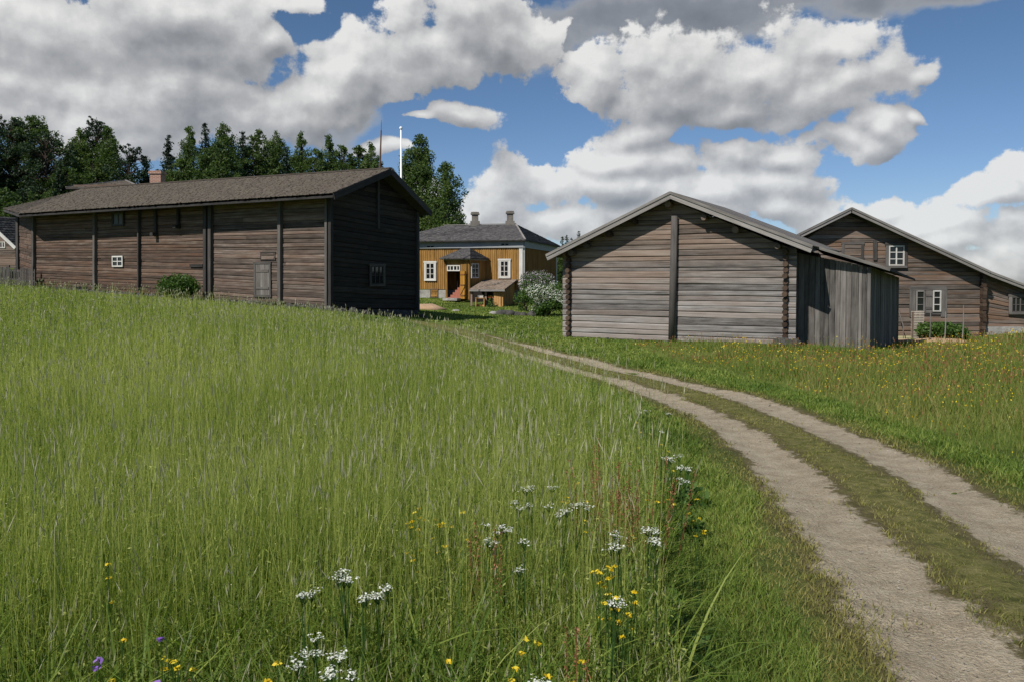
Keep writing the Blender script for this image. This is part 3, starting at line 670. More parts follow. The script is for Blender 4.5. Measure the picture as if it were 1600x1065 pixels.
mb = MB(); slab(mb, [rl, rt, rt + bk, rl + bk], .09); slab(mb, [rt, rr_, rr_ + bk, rt + bk], .09); mb.build('roof_deck', DARKTRIM, barn)
mb = MB()
for (e, r_) in ((rl, rt), (rr_, rt)):
    nn = int(7.2 / .2)
    for k in range(nn):
        o = -nB * (.01 + 7.2 * (k + .5) / nn); up = Z * .035; mb.bar(e + o + up + (e - r_).normalized() * .08, r_ + o + up, .19, .03)
mb.build('roof', GREYB, barn)
for (e, r_) in ((rl, rt), (rr_, rt)):
    m = MB(); o = nB * .03; dn = (e - r_).normalized(); m.bar(e + o - Z * .09 + dn * .06, r_ + o - Z * .09, .04, .2); m.bar(e + o * 2.2 + Z * .01 + dn * .08, r_ + o * 2.2 + Z * .01, .03, .09); m.build('bargeboard', TRIM, barn)
m = MB(); c = B0 + uB * (WB * .515) + nB * .2; m.tube([c + Z * -.62, c + Z * 1.5 + uB * .03, c + Z * 3.62 + uB * .06], [.13, .125, .11], 10); m.build('pole', POSTW, barn, smooth=True)
for s, sd_ in ((.035, 0), (.11, 0), (.22, 0), (.34, 0), (.5, 2), (.66, 1), (.79, 1), (.965, 1)):
    p = B0 + uB * (WB * s); e, r_ = (rl, rt) if s <= .5 else (rr_, rt); t = abs((p - B0 - uB * WB * .502).dot(uB)) / ((e - r_) - Z * (e - r_).z - nB * (e - r_).dot(nB)).length
    z = lerp(r_.z, e.z, t) - .34; q_ = Vector((p.x, p.y, z)); m = MB(); r0 = random.uniform(.085, .12); m.tube([q_ - nB * .5, q_ + nB * random.uniform(.3, .45)], [r0, r0], 10); m.build('purlin_end', ENDG if s in (.22, .34) else GREYTOP, barn)
m = MB()
for k in range(26):
    s = k / 25; p = B0 + uB * WB * s + nB * .04; r0 = random.uniform(.1, .22) * (.7 if s < .5 else 1.1); rock(m, (p.x, p.y, -.72 - .03 * s), r0, 100 + k, .6)
for k in range(5): p = B1 + uB * random.uniform(-.3, .4) + nB * random.uniform(.2, .6); rock(m, (p.x, p.y, zg(p.x, p.y) + .12), random.uniform(.16, .26), 140 + k, .7)
m.build('foundation', STONE, barn)
# lean-to of upright boards
C0 = B1 - nB * 1.2; C1 = Vector((11.5, 25.64, 0)); C2 = at(1403, 450, 30.7); C2.z = 0; C3 = B2
f0 = at(1268, 382.5, 25.9); f1 = at(1391, 420, 25.2); f2 = at(1430, 436, 31.6); f3 = B2 + uB * .2 + Z * 2.45
lean = MB(); board_wall(lean, C0, C1, (-.8, -.88), (2.36, 1.86), nB, .16, .03, jit=.4, ragged=.04); lw = lean.build('boarded_wall', GREYB, barn, 'lean-to wall of upright grey boards')
nR = Vector((C2.y - C1.y, -(C2.x - C1.x), 0)).normalized()
lean = MB(); board_wall(lean, C1, C2, (-.88, -.95), (1.86, 1.5), nR, .16, .03, jit=.4); lean.build('boarded_wall', GREYB, barn)
lean = MB(); board_wall(lean, C2, C3, (-.9, -.8), (1.5, 2.3), Vector((.4, .9, 0)), .2, .03); lean.build('boarded_wall', GREYB, barn)
m = MB(); slab(m, [f0, f1, f2, f3], .07); m.build('lean_to_roof', DARKTRIM, barn)
m = MB(); m.bar(f0 + nB * .03 - Z * .03, f1 + nB * .03 - Z * .03, .035, .10); m.build('bargeboard', TRIM, barn)
m = MB(); m.bar(C1 + Z * -.85 + nB * .04, C1 + Z * 1.85 + nB * .04, .1, .05, up=nB); m.build('corner_board', POSTW, barn)

# ------------------------------------------------------------------ big grey log house (far right)
DW = 36.0; nW = Vector((0, -1, 0)); uW = Vector((1, 0, 0)); X = lambda px, D=DW: (px - 800) * D / FPX
W0 = Vector((X(1222), DW, 0)); W1 = Vector((X(1533), DW, 0)); W2 = Vector((X(1760), DW + .4, 0))
big_ = empty('log_house', (W1.x, DW, -1.2), 'large grey log house with a long sloping roof, behind the barn at the right', 'log building')
ta = at(1330, 328, 35.4); tl = at(1205, 388, 35.4); tr_ = at(1546, 425.5, 35.4); te = at(1770, 508, 35.6)
zl = tl.z - .3 + .1; zr = tr_.z - .28; ta.z += .05; sA = (ta.x - W0.x) / (W1.x - W0.x)
mb = MB(); log_wall(mb, W0, W1, (-1.4, -1.4), (1.75, 1.75), 15, nW, apex=None, depth=.055, jo=.4)
log_wall(mb, W0, W1 + uW * 0, (1.745, 1.745), (1.75, 1.75), 1, nW, apex=(sA, ta.z - .2), grows=14, sides=(zl - .02, 1.8), depth=.05, jo=.3); mb.build('gable_wall', GREYTOP, big_)
zx = lambda x: ta.z + (te.z - ta.z) * (x - ta.x) / (te.x - ta.x) - .35
mb = MB(); log_wall(mb, W1 + Vector((.22, .25, 0)), W2, (-.75, -.75), (zx(W1.x), zx(W2.x)), 13, nW, depth=.05, jo=.6); mb.build('wall', GREYTOP, big_)
mb = MB(); bk2 = Vector((5.0, 9.4, 0)); log_wall(mb, W0, W0 + bk2, (-1.4, -1.4), (1.8, 1.8), 15, -uW); log_wall(mb, W0 + bk2, W2 + bk2, (-1.4, -1.4), (1.0, -1.0), 14, -nW); mb.build('rear_wall', GREYTOP, big_)
bk3 = Vector((5.5, 10.3, 0)); bdir = bk3.normalized(); mb = MB(); slab(mb, [tl, ta, ta + bk3, tl + bk3], .08); slab(mb, [ta, tr_, tr_ + bk3, ta + bk3], .08); t2 = tr_ + Vector((-.5, .35, .26)); slab(mb, [t2, te + Vector((0, .3, 0)), te + bk3, t2 + bk3 ], .08); mb.build('roof_deck', DARKTRIM, big_)
mb = MB()
for (e, r_) in ((tl, ta), (tr_, ta)):
    for k in range(50): o = bk3 * ((k + .55) / 50) + Z * .03; mb.bar(e + o, r_ + o, .2, .03)
for k in range(50): o = bk3 * (.03 + .96 * (k + .5) / 50) + Z * .03; mb.bar(te + o, t2 + o, .2, .03)
mb.build('roof', GREYB, big_)
for (e, r_) in ((tl, ta), (tr_, ta), (te + Vector((0, .3, 0)), t2)):
    m = MB(); m.bar(e + nW * .03 - Z * .08, r_ + nW * .03 - Z * .08, .04, .18); m.bar(e + nW * .07 + Z * .01, r_ + nW * .07 + Z * .01, .03, .09); m.build('bargeboard', TRIM, big_)
window(big_, W0, nW, 1386.5, 384, 1411.5, 415.5, 2, 3, .06, .035, WHITE, .13, POSTW, off=.11, label='white six-pane upper window')
window(big_, W0, nW, 1429, 454, 1443, 487, 1, 3, .055, .03, TRIM, None, off=.13, label='left light of the lower window')
window(big_, W0, nW, 1455, 454, 1468.5, 487, 1, 3, .055, .03, WHITE, None, off=.13)
plank_door(big_, W0, nW, 1443.5, 454, 1454.5, 489, GREYB, POSTW, 'shutter', 1, .12, None, 0)
m = MB(); cL = hit(1448.7, 470, W0, nW, .07)
for px, w in ((1424.5, .26), (1473.5, .26)): m.box(hit(px, 472, W0, nW, .07), (w, .05, 1.35), uW, nW, Z)
m.box(hit(1449, 450.5, W0, nW, .07), (1.62, .06, .18), uW, nW, Z); m.box(hit(1449, 489.5, W0, nW, .07), (1.12, .07, .12), uW, nW, Z); m.build('window_casing', GREYB, big_)
window(big_, W1 + Vector((0, .25, 0)), nW, 1578, 464, 1606, 488, 4, 2, .05, .03, POSTW, .12, GREYB, off=.11, label='dark window in the right wing')
plank_door(big_, W0, nW, 1318, 382, 1345, 402, GREYTOP, POSTW, 'hatch', 1, .06, 'boarded loft hatch', .1)
m = MB(); a = hit(1366, 376, W0, nW, .09); b = hit(1366, 407, W0, nW, .09); m.bar(b, a, .16, .07, up=nW); m.build('post', POSTW, big_)
m = MB()
for k in range(17): m.box(W1 + Vector((random.uniform(-.02, .02), -.16, -1.2 + 2.95 * (k + .5) / 17)), (.17, random.uniform(.2, .34), .16), uW, nW, Z)
m.build('log_ends', ENDG, big_)
m = MB(); m.box(W1 + Vector((3.6, .22, -1.05)), (6.6, .3, .62), uW, nW, Z); m.build('foundation', STONEL, big_)

# ------------------------------------------------------------------ yellow house
YC = Vector((.77, 56, 0)); fY = Vector((-.971, .239, 0)); YL = YC + fY * 10.2; nY = Vector((-.239, -.971, 0)); YB = Vector((3.75, 68, 0)); YK = YL + (YB - YC)
nS = Vector((12, -2.98, 0)).normalized()
yel = empty('ochre_house', (YC.x, YC.y, -.4), 'ochre yellow boarded house with white windows, hipped grey roof and two chimneys', 'house')
mb = MB(); board_wall(mb, YL, YC, (.6, .52), (3.62, 3.62), nY, .155, .025, batten=.045, jit=.1); wy = mb.build('wall', OCHRE, yel)
mb = MB(); board_wall(mb, YC, YB, (.52, .5), (3.62, 3.62), nS, .16, .025, batten=.045, jit=.1); board_wall(mb, YB, YK, (.5, .5), (3.6, 3.6), -nY, .3, .02); board_wall(mb, YK, YL, (.5, .5), (3.6, 3.6), -nS, .3, .02); mb.build('wall', OCHRE, yel)
m = MB(); nn = lambda a, b: Vector(((b - a).x, (b - a).y, 0))
for A_, B_, n_ in ((YL, YC, nY), (YC, YB, nS)):
    dd_ = nn(A_, B_); c = (A_ + B_) / 2 - n_ * .12; m.box(c + Z * -.1, (dd_.length - .1, .3, 1.25), dd_, n_, Z)
m.build('foundation', STONEL, yel)
m = MB()
for A_, B_, n_ in ((YL, YC, nY), (YC, YB, nS)):
    dd_ = nn(A_, B_); c = (A_ + B_) / 2 + n_ * .09; m.box(c + Z * 3.80, (dd_.length + .12, .09, .46), dd_, n_, Z); m.box(c + Z * 3.55 + n_ * .02, (dd_.length + .2, .1, .07), dd_, n_, Z)
m.build('fascia', FASCIA, yel)
for p, n_, dr in ((YC, nY, fY), (YC, nS, nn(YC, YB).normalized()), (YB, nS, -nn(YC, YB).normalized())): m = MB(); m.box(p + n_ * .075 + dr * .13 + Z * 2.0, (.26, .05, 3.0), dr, n_, Z); m.build('corner_board', WHITE, yel)
e0 = at(600, 382, 57.9); e0 = Vector((YL.x - .3, YL.y - .5, 4.03)); e1 = at(820.5, 375, 55.55); e2 = at(877, 385.5, 68.4); e3 = Vector((YK.x - .4, YK.y + .4, 4.03)); q0 = at(694, 353.2, 64.0); q1 = at(805.6, 350.5, 62.5)
m = MB(); slab(m, [e0, e1, q1, q0], .08); slab(m, [e1, e2, q1], .08); slab(m, [e2, e3, q0, q1], .08); slab(m, [e3, e0, q0], .08); m.build('roof_deck', DARKTRIM, yel)
shingles('roof', [(e0, e1, q1, q0, pnorm(e0, e1, q1)), (e1, e2, q1, q1, pnorm(e1, e2, q1)), (e3, e0, q0, q0, pnorm(e3, e0, q0)), (e2, e3, q0, q1, pnorm(e2, e3, q0))], ROOFG, yel, .2, .22, .03, .03)
m = MB(); m.bar(e1 + Z * .04, q1 + Z * .05, .12, .04); m.bar(q0 + Z * .05, q1 + Z * .05, .12, .05); m.build('ridge_board', TRIM, yel)
for (px, py0, py1) in ((742.3, 332.5, 352), (797, 331, 351)):
    t = (px - 694) / 112; D = 63.9 - 1.5 * t; c = at(px, 352, D); tp = at(px, py0, D); h = tp.z - c.z; m = MB()
    m.box((c.x, c.y, c.z + .05), (.72, .72, .5), uW, nW, Z); m.box((c.x, c.y, c.z + h / 2), (.50, .5, h), uW, nW, Z)
    m.box((c.x, c.y, tp.z - .12), (.68, .68, .12), uW, nW, Z); m.box((c.x, c.y, tp.z - .02), (.6, .6, .1), uW, nW, Z); ch = m.build('chimney', CHIM, yel)
    MB().box((c.x, c.y, tp.z + .035), (.35, .35, .02), uW, nW, Z).build('flue', plain('soot', (.01, .01, .01), .9, .1), ch)
window(yel, YC, nY, 666, 411, 680, 437, 2, 3, .07, .04, WHITE, .12, WHITE, off=.13, label='white six-pane window left of the porch')
window(yel, YC, nY, 782, 407.5, 795.5, 433, 2, 3, .07, .04, WHITE, .13, WHITE, off=.13, label='white six-pane window above the cellar shed')
for px in (668, 675, 785.5, 792.5):
    pass
for x0, x1, y in ((668, 673, 386), (674, 679, 386), (784, 789, 382.5), (790, 795.5, 382.5)):
    MB().box(hit((x0 + x1) / 2, y, YC, nY, .137), (.22, .01, .11), fY, nY, Z).build('vent', plain('dark_vent', (.01, .01, .01), .9, .05), yel)
plank_door(yel, YC, nY, 673.5, 452.5, 684, 464.5, OCHRE, POSTW, 'cellar_hatch', 3, .06, None, .04)
# porch
pa = at(697, 430, 55.7); pb = at(733, 430, 54.9); pc = hit(759.5, 430, YC, nY, .05); pd = hit(697.5, 430, YC, nY, .05)
for p in (pa, pb, pc, pd): p.z = 0
nP = Vector(((pb - pa).y, -(pb - pa).x, 0)).normalized(); nQ = Vector(((pc - pb).y, -(pc - pb).x, 0)).normalized(); uP = (pb - pa).normalized()
def onP(px): q_ = hit(px, 430, pa, nP); q_.z = 0; return q_
zt0 = hit(710, 414, pa, nP).z; zt1 = hit(710, 424, pa, nP).z; ztop = 2.62
m = MB(); board_wall(m, pa, onP(699.5), (-.1, -.1), (ztop, ztop), nP, .12, .03); board_wall(m, onP(699.5), onP(720), (zt0, zt0), (ztop, ztop), nP, .14, .03); board_wall(m, onP(720), pb, (-.1, -.1), (ztop, ztop), nP, .14, .03); board_wall(m, pb, pc, (-.1, -.1), (ztop, ztop), nQ, .14, .03); board_wall(m, pd, pa, (-.1, -.1), (ztop, ztop), Vector((-1, 0, 0)), .14, .03); m.build('porch_wall', OCHRE, yel)
window(yel, pa, nP, 699.5, 414.5, 720, 424, 4, 1, .08, .05, WHITE, None, off=.09, label='transom over the porch door')
window(yel, pb, nQ, 735, 412, 746.5, 435, 2, 3, .07, .04, WHITE, None, off=.09, label='white porch window')
m = MB(); m.box((pa + pb) / 2 + Z * 2.68 + nP * .05, ((pb - pa).length + .2, .14, .12), uP, nP, Z); m.box((pb + pc) / 2 + Z * 2.68 + nQ * .05, ((pc - pb).length, .14, .12), pc - pb, nQ, Z); m.build('porch_fascia', FASCIA, yel)
ec = [pd + Vector((-.25, 0, 2.74)), pa + nP * .35 + Vector((-.3, 0, 2.74)), pb + (nP + nQ) * .28 + Z * 2.74, pc + nQ * .3 + Z * 2.74]
k0 = hit(724, 388.5, YC, nY, .1); k1 = hit(735, 388.5, YC, nY, .1)
m = MB(); slab(m, [ec[0], ec[1], k0], .05); slab(m, [ec[1], ec[2], k1, k0], .05); slab(m, [ec[2], ec[3], k1], .05); m.build('porch_roof_deck', DARKTRIM, yel)
shingles('porch_roof', [(ec[0], ec[1], k0, k0, pnorm(ec[0], ec[1], k0)), (ec[1], ec[2], k1, k0, pnorm(ec[1], ec[2], k1)), (ec[2], ec[3], k1, k1, pnorm(ec[2], ec[3], k1))], ROOFG, yel, .12, .13, .03, .03)
m = MB(); s0 = onP(700); s1 = onP(719.5)
for k in range(6):
    a = s0.lerp(s1, k * .12); z0 = -.12 + .17 * k; c = (a + s1) / 2 - nP * (.45 + .12 * k); m.box(c + Z * (z0 / 2 + .02), ((s1 - a).length, .9, .17 + z0 + .12), uP, nP, Z)
m.build('steps', RED, yel)
m = MB(); m.box(onP(710) + nP * .35 + Z * -.08, (1.15, .6, .16), uP, nP, Z); m.build('door_stone', STONEL, yel)
m = MB(); m.box((pa + pb) / 2 - nP * 1.0 + Z * 1.2, (1.3, .03, 2.8), uP, nP, Z); m.build('inner_wall', SHADELOG, yel)  # dark panel, the gloom of the porch interior painted as its colour
# open porch door
dA = onP(720.3) + nP * .10; m = MB(); zb_, zt_ = hit(720, 467, pa, nP).z, hit(720, 424, pa, nP).z
dn_ = (uP + nP * .25).normalized(); nn_ = Vector((dn_.y, -dn_.x, 0))
for k in range(4): m.box(dA + dn_ * (.07 + .135 * k) + Z * (zb_ + zt_) / 2, (.13, .03, zt_ - zb_), dn_, nn_, Z)
dr = m.build('porch_door', ORANGE, yel, 'open orange porch door with a diagonal brace'); m = MB(); c0 = dA + nn_ * .035
BRC = wood('brown_brace', (.12, .05, .015), (.2, .09, .03), (.28, .13, .05))
for zz in (.12, .5, .88): m = MB(); m.box(c0 + dn_ * .27 + Z * lerp(zb_, zt_, zz), (.5, .03, .07), dn_, nn_, Z); m.build('ledge', BRC, dr)
m = MB()
m.bar(c0 + dn_ * .05 + Z * lerp(zb_, zt_, .15), c0 + dn_ * .48 + Z * lerp(zb_, zt_, .47), .03, .05, up=nn_); m.build('brace', BRC, dr)

# cellar shed in front of the house
g0 = at(733, 452.4, 53.0); g1 = at(788.6, 452.4, 52.7); h1 = hit(809, 437, YC, nY, .06); h0 = hit(758, 437.4, YC, nY, .06)
shed = empty('cellar_shed', (-1.2, 53.2, -.5), 'low cellar shed with a brown lean-to roof against the ochre house', 'shed')
m = MB(); slab(m, [g0, g1, h1, h0], .08); m.build('roof_deck', DARKTRIM, shed)
shingles('roof', [(g0, g1, h1, h0, pnorm(g0, g1, h1))], wood('brown_shingle', (.10, .075, .055), (.20, .155, .12), (.30, .245, .20)), shed, .14, .16, .025)
m = MB(); m.bar(g0 + Vector((0, -.03, -.07)), g1 + Vector((0, -.03, -.07)), .05, .13); m.build('eave_board', TRIM, shed)
sw0 = Vector((g1.x - .15, g1.y + .3, 0)); sw1 = Vector((h1.x - .25, h1.y - .1, 0)); nSW = Vector((sw1.y - sw0.y, -(sw1.x - sw0.x), 0)).normalized()
m = MB(); board_wall(m, sw0, sw1, (-.7, -.55), (.54, 1.12), nSW, .16, .03, jit=.1); m.build('side_wall', OCHRE, shed)
fl = lambda px: at(px, 430, 53.15)
PINKP = wood('pinkish_post', (.16, .11, .09), (.30, .21, .17), (.40, .30, .25))
for px in (736.5, 759, 771.5): p = fl(px); m = MB(); m.box((p.x, p.y, 0), (.12, .12, 1.15), uW, nW, Z); m.build('post', PINKP, shed)
m = MB(); a = at(771.8, 480, 53.0); b = at(785.8, 457, 53.0)
for k in range(4): m.box((a.x + (b.x - a.x) * (k + .5) / 4, 53.0, (a.z + b.z) / 2), (.14, .03, b.z - a.z), uW, nW, Z)
dr = m.build('door', ORANGEL, shed, 'pale orange plank door'); m = MB()
m.bar((b.x - .12, 52.96, a.z + .1), (b.x - .12, 52.96, b.z - .1), .03, .02); m.build('hinge', RUST, dr)
m = MB(); a = at(744, 478.5, 53.1); b = at(758, 473, 53.1); m.box(((a.x + b.x) / 2, 53.1, a.z), (.62, .1, .22), uW, nW, Z); m.build('low_panel', ORANGEL, shed)
m = MB(); m.box((g0.x + 1.2, 55.2, 0), (2.2, .1, 1.3), uW, nW, Z); m.build('rear_wall', SHADELOG, shed)
t_ = MB(); p = at(750, 466, 52.9); t_.box(p, (.62, .35, .04), uW, nW, Z)
for sx_ in (-1, 1): t_.box(p + Vector((sx_ * .27, 0, -.3)), (.05, .3, .58), uW, nW, Z)
bn = t_.build('garden_table', ORANGEL); tag(bn, 'small wooden table under the shed roof with a white box on it', 'table')
t_ = MB(); t_.box(p + Vector((.03, 0, .1)), (.36, .22, .14), uW, nW, Z); t_.box(p + Vector((.03, 0, .175)), (.39, .25, .012), uW, nW, Z); bx = t_.build('white_box', WHITE); tag(bx, 'white box standing on the small table under the shed roof', 'box')
# ------------------------------------------------------------------ plants: numpy leaf and blade meshes
def quads_mesh(name, C, size, tint, mat, parent=None, asp=1.0, flat=0.0, off=None):
    """one small leaf quad at every centre, turned at random (flat > 0 lays them level)"""
    n = len(C); a = rng.normal(size=(n, 3)); b = rng.normal(size=(n, 3))
    if flat: a[:, 2] *= (1 - flat); b[:, 2] *= (1 - flat)
    a /= np.linalg.norm(a, axis=1)[:, None]; b -= a * (a * b).sum(1)[:, None]; b /= np.linalg.norm(b, axis=1)[:, None] + 1e-9
    s = (size if np.ndim(size) else np.full(n, size))[:, None] * rng.uniform(.65, 1.35, (n, 1)); a = a * s * .5 * asp; b = b * s * .5
    V = np.stack([C - a * .9, C - b * .55 + a * .1, C + a, C + b * .55 + a * .1], 1).reshape(-1, 3)
    if off is not None: V = V - np.array(off)
    F = np.arange(4 * n).reshape(-1, 4); return link_mesh(name, np_mesh(name, V, F, {'tint': np.repeat(tint, 4)}), mat, parent)
def blades(P, H, Wd, az, lean, curve, segs, tint, face=None):
    """grass blades as tapering strips; returns vertices, quads, tints"""
    n = len(P); dx = np.cos(az); dy = np.sin(az); fa = rng.uniform(0, 2 * np.pi, n) if face is None else face
    wx = np.cos(fa); wy = np.sin(fa); V = np.empty((n, segs + 1, 2, 3)); 
    for k in range(segs + 1):
        t = k / segs; off = H * (lean * t + curve * t * t); z = H * t * (1 - .35 * np.minimum(curve, 1.2) * t * t)
        w = Wd * .5 * (1 - t) ** .6 if k < segs else Wd * .06
        for j, s in enumerate((-1, 1)):
            V[:, k, j, 0] = P[:, 0] + dx * off + s * wx * w; V[:, k, j, 1] = P[:, 1] + dy * off + s * wy * w; V[:, k, j, 2] = P[:, 2] + z
    b = np.arange(n)[:, None] * (2 * (segs + 1)) + np.arange(segs)[None] * 2
    F = np.stack([b, b + 1, b + 3, b + 2], 2).reshape(-1, 4)
    return V.reshape(-1, 3), F, np.repeat(tint, 2 * (segs + 1))
def merge(parts):
    V, F, T = [], [], []; o = 0
    for v, f, t in parts: V.append(v); F.append(f + o); T.append(t); o += len(v)
    return np.concatenate(V), np.concatenate(F), np.concatenate(T)
def grass_obj(name, parts, mat, label=None, cat=None):
    V, F, T = merge(parts); o = link_mesh(name, np_mesh(name, V, F, {'tint': T}), mat); tag(o, label, cat, kind='stuff'); return o
def inpoly(x, y, poly):
    x = np.asarray(x); y = np.asarray(y); c = np.zeros(len(x), bool); n = len(poly)
    for i in range(n):
        x0, y0 = poly[i]; x1, y1 = poly[(i + 1) % n]
        if y0 == y1: continue
        k = ((y0 > y) != (y1 > y)) & (x < (x1 - x0) * (y - y0) / (y1 - y0) + x0); c ^= k
    return c
def scatter(n, r0, r1, p, half=R(43), centre=0.0):
    """n points seen from the viewpoint's side, denser near it: density falls as r^-p"""
    u = rng.random(n); e = 2 - p
    r = r0 * (r1 / r0) ** u if abs(e) < 1e-6 else (r0 ** e + u * (r1 ** e - r0 ** e)) ** (1 / e)
    a = rng.uniform(-half, half, n) + centre; return r * np.sin(a), r * np.cos(a), r
BUILT = [[(v.x, v.y) for v in q] for q in ((L0, L1, L2, L4, L3), (B0, B1, B2, B3), (C0, C1, C2, C3), (W0, W2, W2 + bk2, W0 + bk2), (YL, YC, YB, YK), (pa, pb, pc, pd))]
def free(x, y):
    k = np.ones(len(x), bool)
    for b_ in BUILT: k &= ~inpoly(x, y, b_)
    return k
FIELDP = [(-70, -6), (-1.2, -6), (-.3, 0), (.35, 2.2), (.72, 3.7), (1.02, 5.2), (1.3, 7), (1.15, 10), (.45, 13.5), (-.9, 17.5), (-3.1, 22), (-5.3, 25.5), (-6.4, 27.6), (-8, 28.6), (-17, 32.6), (-25.5, 38.3), (-60, 58), (-90, 60)]
MEADP = [(60, -6), (5.6, -6), (5.0, 3), (4.85, 7), (5.05, 10), (5.1, 13), (4.9, 17), (4.3, 21), (4.0, 24.6), (4.3, 27.4), (9.3, 25), (12, 24.8), (15.3, 30.5), (20, 35), (34, 35.5), (60, 40)]
parts = []; heads = []
PXM = 1 / 796.0    # size of one rendered pixel at one metre
def wob(x, y, s=1.0, ph=0): return np.sin(x * .9 * s + ph + 1.7 * np.sin(y * .53 * s)) * np.cos(y * .7 * s - ph + 1.3 * np.sin(x * .61 * s))
# tall field: stems, leaves, seed heads
def field(n, r0, r1, p, kind):
    x, y, r = scatter(n, r0, r1, p); e = .25 * wob(x, y, 1.7)
    k = inpoly(x + e, y, FIELDP) & free(x, y); x, y, r = x[k], y[k], r[k]; n = len(x)
    eb = np.clip((1.25 - x) / .9, .55, 1); eb = np.where(y < 9, eb, 1.0)
    P = np.stack([x, y, zt(x, y)], 1); dw = -((x - L0.x) * d2.x + (y - L0.y) * d2.y); nearf = np.clip((r - 1.8) / 1.6, .45, 1) * np.clip(.22 + (dw - 2) / 11, .22, 1); uu = tracku(x, y)[0]; nearf = nearf * np.where((uu < 0) & (y > 6), np.clip(.38 + .36 * (-uu - 1.3), .34, 1) * np.clip((y - 6) / 3, 0, 1) + 1 - np.clip((y - 6) / 3, 0, 1), 1); patch = 1 + .22 * wob(x, y, .8) + .16 * wob(x, y, 2.5, 2)
    if kind == 0:
        H = rng.normal(.63, .13, n) * nearf * patch * eb; W_ = np.maximum(.0034, r * PXM * .45); L = rng.normal(0, .09, n); cu = np.abs(rng.normal(.05, .10, n)); sg = 3
    else:
        H = rng.uniform(.25, .62, n) * nearf * patch * eb; W_ = np.maximum(.0062, r * PXM * .8) * rng.uniform(.6, 1.3, n); L = rng.normal(.2, .2, n); cu = np.abs(rng.normal(.5, .45, n)); sg = 4
    tint = np.clip(rng.normal(.5 if kind else .62, .2, n) + .15 * wob(x, y, .35, 1), 0, 1)
    az_ = rng.uniform(0, 6.28, n); V, F, T = blades(P, H, W_, az_, L, cu, sg, tint)
    return (V, F, T), (P, H, az_, L, cu, r)
a, info = field(160000, 1.9, 46, 1.5, 0); b_, _ = field(150000, 1.8, 46, 1.7, 1)
def lush(n):
    x, y, r = scatter(n, 1.8, 9, 1.6); k = inpoly(x + .2 * wob(x, y, 1.7), y, FIELDP); x, y, r = x[k], y[k], r[k]; k = rng.random(len(x)) < np.clip((8.5 - r) / 4, 0, 1) * (.55 + .45 * wob(x, y, 1.1, 2)); x, y, r = x[k], y[k], r[k]; n = len(x)
    P = np.stack([x, y, zt(x, y)], 1); H = rng.uniform(.3, .62, n); return blades(P, H, rng.uniform(.006, .018, n), rng.uniform(0, 6.28, n), rng.normal(.2, .12, n), np.clip(np.abs(rng.normal(.5, .3, n)), 0, .8), 5, np.clip(rng.normal(.18, .15, n), 0, 1))
cc_ = lush(34000)
def tall(n):
    x, y, r = scatter(n, 3, 40, 1.5); k = inpoly(x + .2 * wob(x, y, 1.7), y, FIELDP) & free(x, y); x, y, r = x[k], y[k], r[k]; n = len(x); dw = -((x - L0.x) * d2.x + (y - L0.y) * d2.y)
    P = np.stack([x, y, zt(x, y)], 1); H = rng.normal(.86, .07, n) * np.clip(.4 + (dw - 2) / 11, .4, 1); az_ = rng.uniform(0, 6.28, n); L = rng.normal(0, .1, n); cu = np.abs(rng.normal(.1, .1, n))
    return blades(P, H, np.maximum(.004, r * PXM * .6), az_, L, cu, 4, np.clip(rng.normal(.85, .15, n), 0, 1)), (P, H, az_, L, cu, r)
tl_b, tinfo = tall(9000)
x, y, r = scatter(230000, 2.2, 44, 1.45); k = inpoly(x + .2 * wob(x, y, 1.7), y, FIELDP) & free(x, y); x, y, r = x[k], y[k], r[k]; dw = -((x - L0.x) * d2.x + (y - L0.y) * d2.y); n = len(x)
uu = tracku(x, y)[0]; sc_ = np.clip((r - 1.5) / 2, .5, 1) * np.clip(.22 + (dw - 2) / 11, .22, 1) * np.where((uu < 0) & (y > 6), np.clip(.38 + .36 * (-uu - 1.3), .34, 1), 1)
Pk = np.stack([x, y, zt(x, y) + sc_ * rng.uniform(.25, .66, n)], 1); fl_ = quads_mesh('x', Pk, np.maximum(.009, r * PXM * .95), np.clip(rng.normal(.55, .28, n) + .15 * wob(x, y, .5, 3), 0, 1), FIELD, asp=2.2)
fv = np.empty(len(fl_.data.vertices) * 3, np.float32); fl_.data.vertices.foreach_get('co', fv); ft = np.empty(len(fl_.data.vertices), np.float32); fl_.data.attributes['tint'].data.foreach_get('value', ft)
bpy.data.objects.remove(fl_); flk = (fv.reshape(-1, 3), np.arange(len(ft)).reshape(-1, 4), ft)
grass_obj('field_grass', [a, b_, cc_, tl_b, flk], FIELD, 'tall pale green hay grass of the left field', 'grass')
P, H, az_, Ln, cu, r = info
def tips(P, H, az_, Ln, cu, t=1.0):
    off = H * (Ln * t + cu * t * t); z = H * t * (1 - .35 * np.minimum(cu, 1.2) * t * t); return np.stack([P[:, 0] + np.cos(az_) * off, P[:, 1] + np.sin(az_) * off, P[:, 2] + z], 1)
def spindle(C, L, W_, tint, lean_dir, lean):
    """seed heads: crossed narrow diamonds"""
    parts = []
    for fa in (0.0, 1.57):
        n = len(C); d = np.stack([np.cos(lean_dir) * lean, np.sin(lean_dir) * lean, np.ones(n)], 1); d /= np.linalg.norm(d, axis=1)[:, None]
        f = lean_dir + fa; w = np.stack([np.cos(f), np.sin(f), np.zeros(n)], 1) * W_[:, None] * .5
        V = np.stack([C - d * L[:, None] * .3, C + w + d * L[:, None] * .1, C + d * L[:, None] * .7, C - w + d * L[:, None] * .1], 1).reshape(-1, 3)
        parts.append((V, np.arange(4 * n).reshape(-1, 4), np.repeat(tint, 4)))
    return merge(parts)
k = rng.random(len(P)) < .20; tp = tips(P[k], H[k], az_[k], Ln[k], cu[k]); n = len(tp)
